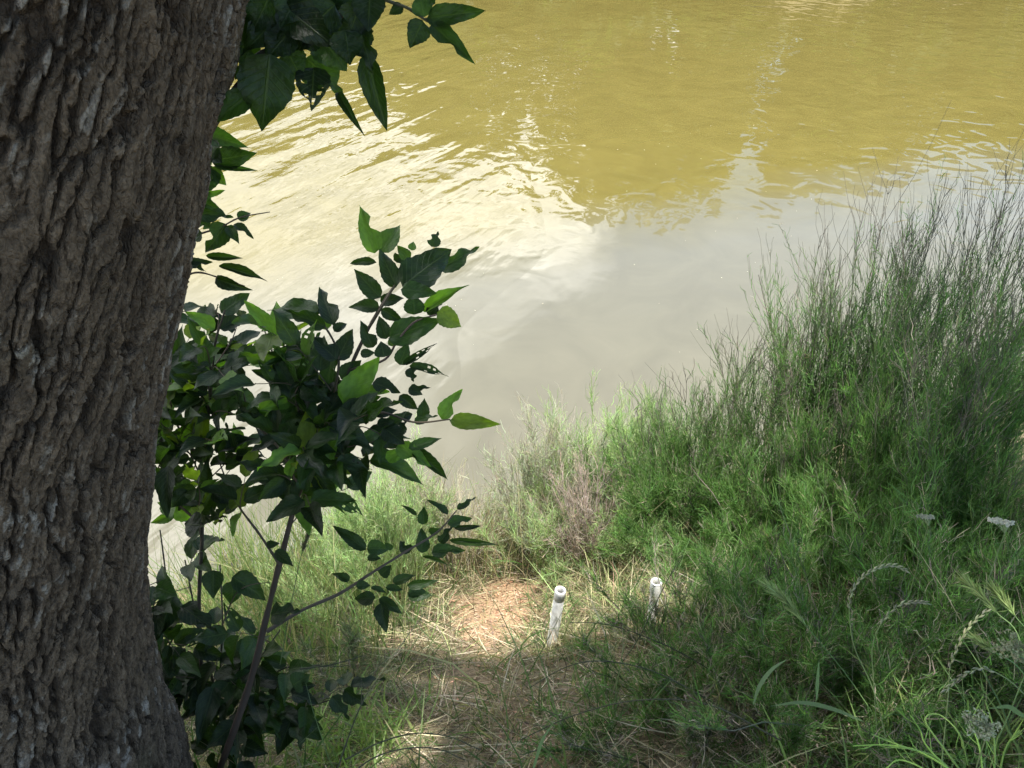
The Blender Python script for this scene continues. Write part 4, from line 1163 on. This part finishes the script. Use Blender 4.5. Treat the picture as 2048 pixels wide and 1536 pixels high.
SD = (.045, .05, .025)
GW = 'bare weed stems over the path'
for lab, px, dep in [
    ('long straight dark weed stem rising right across the path', [(672, 1545), (721, 1413), (772, 1332), (853, 1221)], 2.0),
    ('thin dark weed stem sticking out right from the sapling foot', [(600, 1338), (660, 1330), (725, 1312)], 2.1),
    ('upper of two thin arching stems at the bottom of the path', [(690, 1520), (760, 1485), (830, 1467), (900, 1474), (960, 1500)], 1.9),
    ('lower of two thin arching stems at the bottom of the path', [(690, 1560), (740, 1520), (800, 1499), (870, 1497), (930, 1520)], 1.9),
    ('dark arching stem spanning the sunny grass right of the path', [(1480, 1440), (1400, 1390), (1300, 1340), (1200, 1322), (1130, 1335), (1060, 1375)], 2.3),
    ('dark arching stem crossing under the right pipe stub', [(1500, 1400), (1420, 1340), (1330, 1290), (1220, 1250), (1140, 1245)], 2.45),
    ('dark slanting twig touching the flared pipe collar', [(1240, 1330), (1275, 1280), (1310, 1210), (1335, 1160), (1365, 1110)], 2.7),
    ('thin arching stem low over the litter right of the path', [(1560, 1480), (1420, 1410), (1280, 1400), (1150, 1430), (1040, 1480)], 2.0)]:
    root, pl = weed('weed_stem', lab, 'weed', [P(u, v, dep) for u, v in px], .0022, .0011, SD, GW)
    forks(root, pl, 4, .04, .10, .0011, SD)
# short dead stalks standing around the path
for k in range(26):
    x, y = random.uniform(-.5, .95), random.uniform(1.7, 3.1)
    z = float(ground(x, y)); h = random.uniform(.08, .22)
    root, pl = weed('dead_stalk', 'short dead brown stalk poking out of the path edge', 'stalk', [(x, y, z - .01), (x + random.uniform(-.02, .02), y, z + h * .5), (x + random.uniform(-.05, .05), y, z + h)], .0018, .001, (.11, .08, .05), 'dead stalks around the path', 6)


def C8(x, y): return (1250 + x * .414, 900 + y * .414)


PALE = (.19, .20, .115)
M_SEED = plant_mat('seed_husk', .2, .6, (1.1, 1.15, .7))


def spikelets(root, pl, k0, k1, n, L, w, col, ang=.22, name='spikelet'):
    """husks alternating up the stalk: each one a part"""
    for i in range(n):
        x = k0 + (k1 - k0) * i / (n - 1); k = min(int(x), len(pl) - 2); p = pl[k] + (pl[k + 1] - pl[k]) * (x - k)
        tan = unit(pl[k + 1] - pl[k]); view = unit(EYE - p); lat = unit(np.cross(tan, view)) * (1 if i % 2 else -1)
        d = unit(tan * math.cos(ang) + lat * math.sin(ang) + view * .1)
        q = poly([p, p + d * L * .5 + lat * L * .06, p + d * L], 5)
        v, f, c = tubes(q[None], np.array([[.25, .9, 1, .6, .05]]) * w, jit(col, 1, .35), 5)
        add_obj(name, mesh_np(name, v, f, M_SEED, c, True), root)


def rye(label, px, dep, nsp, k0):
    root, pl = weed('grass_stalk', label, 'grass stalk', [P(u, v, dep) for u, v in px], .0014, .0007, (.14, .18, .07), 'pale seed spikes on the shaded bank', 40)
    spikelets(root, pl, k0 * 38, 38.5, nsp, .016, .0023, PALE)
    return root


rye('arching pale grass spike hooked over to the right on the shaded bank', [(1790, 1560)] + [C8(1210, 1190), C8(1110, 960), C8(1085, 800), C8(1090, 700), C8(1135, 625), C8(1210, 575), C8(1290, 558), C8(1358, 580)], 1.9, 26, .42)
rye('second pale grass spike bending right below the hooked one', [(1760, 1560)] + [C8(1200, 1100), C8(1195, 950), C8(1240, 835), C8(1320, 752), C8(1400, 735), C8(1455, 738)], 1.95, 16, .5)
rye('upright pale grass spike beside the white sedge cluster', [(1880, 1560)] + [C8(1560, 1200), C8(1570, 1050), C8(1608, 945), C8(1665, 850), C8(1745, 778)], 1.75, 16, .4)
rye('nearly level pale grass spike pointing down left at the lower right', [C8(1950, 1200), C8(1850, 1110), C8(1740, 1056), C8(1660, 1075), C8(1600, 1110), C8(1550, 1160)], 1.7, 14, .32)


def foxtail(label, px, dep, k0=.55, col=(.20, .26, .09), L=.05):
    root, pl = weed('bristle_grass', label, 'grass stalk', [P(u, v, dep) for u, v in px], .0014, .0008, (.10, .16, .05), 'bristly green grass heads', 30)
    n = 150
    k = RNG.uniform(k0 * 28, 28.5, n).astype(int); tan = unit(pl[np.minimum(k + 1, 29)] - pl[k])
    d = unit(tan + RNG.normal(0, .22, (n, 3))); b_ = pl[k]
    LL = RNG.uniform(.6, 1.1, n) * L
    st = strands(b_, d, LL, RNG.normal(0, .06, (n, 3)), 4)
    v, f, c = ribbons(st, np.array([[.0012, .0014, .0006, .0002]]) * np.ones((n, 1)), jit(col, n, .3))
    add_obj('seed_head', mesh_np('seed_head', v, f, M_SEED, c), root, kind='stuff')


foxtail('upper left bristly green grass head at the right edge', [(2060, 1400), C8(1900, 900), C8(1800, 790), C8(1720, 700), C8(1650, 640)], 1.75)
foxtail('bristly green grass head leaning over at the right edge', [(2090, 1420), C8(1960, 920), C8(1890, 810), C8(1840, 740), C8(1790, 680)], 1.8)
foxtail('bristly grass head at mid slope with a long slanting stalk', [C8(1280, 1400), C8(1080, 1100), C8(900, 880), C8(790, 740), C8(690, 655)], 2.05, .6, L=.06)
foxtail('small bristly grass head low at the right edge', [(2080, 1400), C8(1900, 1050), C8(1800, 985), C8(1750, 950), C8(1690, 905)], 1.7, .55, L=.035)
foxtail('dark bristly grass head left of the shore bushes by the sapling stem', [(560, 1330), (580, 1220), (598, 1130), (606, 1100), (616, 1068)], 2.3, .75, (.12, .11, .06), .03)
M_PETAL = plant_mat('white_petal', .3, .7, (1, 1, .95))


def umbel(label, c_px, dep, w_px, stem_px, flat=.25, cl=16, col=(.75, .75, .66), name='umbel_flower', cat_='flower', fw=.012, face=None):
    c0 = P(*c_px, dep); R = w_px / 2 / F * dep
    hub = P(c_px[0] + stem_px[0], c_px[1] + stem_px[1], dep)
    g0 = np.array([hub[0] + .05, hub[1] + .02, float(ground(hub[0] + .05, hub[1] + .02))])
    root, pl = weed(name, label, cat_, [g0, (g0 + hub) / 2 + np.array([.02, 0, 0]), hub], .0018, .0012, (.13, .18, .07), 'white flower heads at the right')
    for i in range(cl):
        a_ = i * 2.399; rr = R * math.sqrt((i + .5) / cl)
        p = c0 + np.array([math.cos(a_) * rr, math.sin(a_) * rr, random.uniform(-.3, .3) * R * flat - (.62 * math.sin(a_) * rr if flat < .5 else 0)])
        branch(root, [hub, (hub + p) / 2 + np.array([0, 0, .003]), p], .0007, .0005, 5, (.2, .26, .12), 'ray', 4)
        n = 26
        q = p + RNG.normal(0, 1, (n, 3)) * np.array([1, 1, .45]) * fw * .45
        aa = unit(RNG.normal(size=(n, 3)) * np.array([1, 1, .4])); LL = RNG.uniform(.002, .0038, n)
        pts = q[:, None] + aa[:, None] * (LL[:, None] * np.array([-1, 0, 1.]))[..., None]
        v, f, c = ribbons(pts, np.stack([LL * .4, LL * .8, LL * .4], 1), jit(col, n, .15), np.cross(aa, np.array([0, 0, 1.]))[:, None])
        add_obj('floret', mesh_np('floret', v, f, M_PETAL, c), root)


umbel('flat white flower head near the right edge above the grass heads', C8(1815, 345), 1.95, 42, (8, 24), .12, 16, (.48, .49, .41), fw=.005)
umbel('small flat white flower head left of the larger one', C8(1455, 322), 2.1, 28, (4, 18), .12, 10, (.34, .36, .28), fw=.004)
umbel('pale cream sedge cluster at the right edge below the grass heads', C8(1880, 960), 1.6, 64, (30, 30), 1.2, 14, (.26, .28, .17), 'sedge', 'sedge', .010)
umbel('white sedge cluster over the bright green weed at the lower right', C8(1715, 1330), 1.55, 60, (10, 30), 1.2, 16, (.32, .35, .24), 'sedge', 'sedge', .009)

# sunlit forking weed at the lower right corner
root = thing('green_weed', 'bright green forking weed lit by the sun in the lower right corner', 'weed', G(1960, 1580))
for px in ([(1960, 1600), (1900, 1540), (1830, 1500), (1770, 1490), (1705, 1492)], [(1950, 1600), (1880, 1520), (1810, 1495), (1770, 1480), (1742, 1468)],
           [(1960, 1600), (1860, 1500), (1840, 1460), (1820, 1430)], [(1950, 1580), (1890, 1500), (1850, 1440), (1880, 1430), (1920, 1470), (1935, 1530)],
           [(1970, 1600), (1960, 1500), (1940, 1440), (1935, 1400)], [(1980, 1600), (1990, 1520), (1985, 1450), (1970, 1400)], [(1930, 1600), (1860, 1545), (1800, 1520), (1770, 1540)],
           [(1990, 1600), (2010, 1500), (2040, 1460)]):
    o, pl = branch(root, [P(u, v, 1.62 + random.uniform(-.05, .05)) for u, v in px], .0024, .0012, 20, (.17, .28, .055), 'stem', 5)
    forks(root, pl, 4, .03, .07, .0012, (.17, .28, .055))

# broad single grass blades
GB = 'broad grass blades on the shaded bank'
for lab, px, dep, w in [
    ('broad bent grass blade hanging at mid slope', [C8(620, 1230), C8(650, 1140), C8(710, 1060), C8(785, 1010)], 2.0, .005),
    ('upright pale grass blade next to the bent one', [C8(925, 1210), C8(930, 1120), C8(938, 1010)], 2.0, .004),
    ('long level grass blade low on the shaded bank', [C8(1150, 1310), C8(1000, 1250), C8(850, 1220), C8(690, 1240)], 1.9, .005),
    ('folded grass blade at the far lower right', [C8(1950, 1300), C8(1900, 1270), C8(1850, 1240), C8(1755, 1250)], 1.65, .005),
    ('pale curled grass blade at the bottom right of the path', [(1060, 1560), (1075, 1510), (1085, 1480), (1110, 1440)], 1.95, .004)]:
    pl = poly([P(u, v, dep) for u, v in px], 14)
    v, f, c = ribbons(pl[None], (np.sin(np.linspace(.25, math.pi - .02, 14)) * w)[None], jit((.13, .21, .08), 1), (EYE - pl[7])[None, None])
    o = add_obj('broad_grass', mesh_np('broad_grass', v, f, M_GRASS, c, True)); o['label'] = lab; o['category'] = 'grass blade'; o['group'] = GB

# fallen leaves
for lab, b, t, w, dep, k, c in [
    ('pale green fallen leaf at the bottom edge of the path', (988, 1534), (1044, 1528), 12, 2.6, 'flat', (.30, .36, .24)),
    ('bleached curled dead leaf on the soil at the bottom', (752, 1506), (768, 1538), 18, 2.6, 'curl', (.62, .58, .50)),
    ('dark fallen leaf on the path below the sunny patch', (838, 1414), (856, 1418), 8, 2.75, 'curl', (.03, .025, .02))]:
    q = G(*b); q2 = G(*t)
    up = Vector((0, .5, 1)).normalized()
    L = np.linalg.norm(q2 - q)
    o = bpy.data.objects.new('fallen_leaf', LEAVES[k]); COL.objects.link(o)
    y = Vector(q2 - q).normalized(); x = y.cross(up).normalized(); z = x.cross(y)
    sx = w / F * dep / (2 * A_W)
    m = Matrix(((x.x * sx, y.x * L, z.x * L), (x.y * sx, y.y * L, z.y * L), (x.z * sx, y.z * L, z.z * L))).to_4x4(); m.translation = Vector(q) + Vector((0, 0, .015))
    o.matrix_world = m; o.color = (*c, 1)
    o['label'] = lab; o['category'] = 'leaf'

# specks drifting on the pond
n = 150
p = np.stack([RNG.uniform(-3, 6, n), RNG.uniform(4.2, 13, n), np.full(n, WATER_Z + .004)], -1)
a = RNG.normal(size=(n, 3)); a[:, 2] = 0; a = unit(a); L = RNG.uniform(.002, .006, n) * (p[:, 1] / 7)
pts = p[:, None] + a[:, None] * (L[:, None] * np.array([-1, 0, 1.]))[..., None]
v, f, c = ribbons(pts, np.stack([L * .3, L * .5, L * .3], 1), jit((.62, .58, .38), n, .3), np.array([[[0, 0, 1.]]]))
add_obj('floating_specks', mesh_np('floating_specks', v, f, M_STRAW, c), kind='stuff')

# thin twigs standing round the flared pipe
b_ = G(1312, 1290)
bush('thin grey-green twigs standing in front of the flared pipe', b_ + np.array([-.01, .0, .24]), b_, 9, .07, (.13, .17, .08), .4, fol=420, bare_top=.3, group='low tangles along the path')
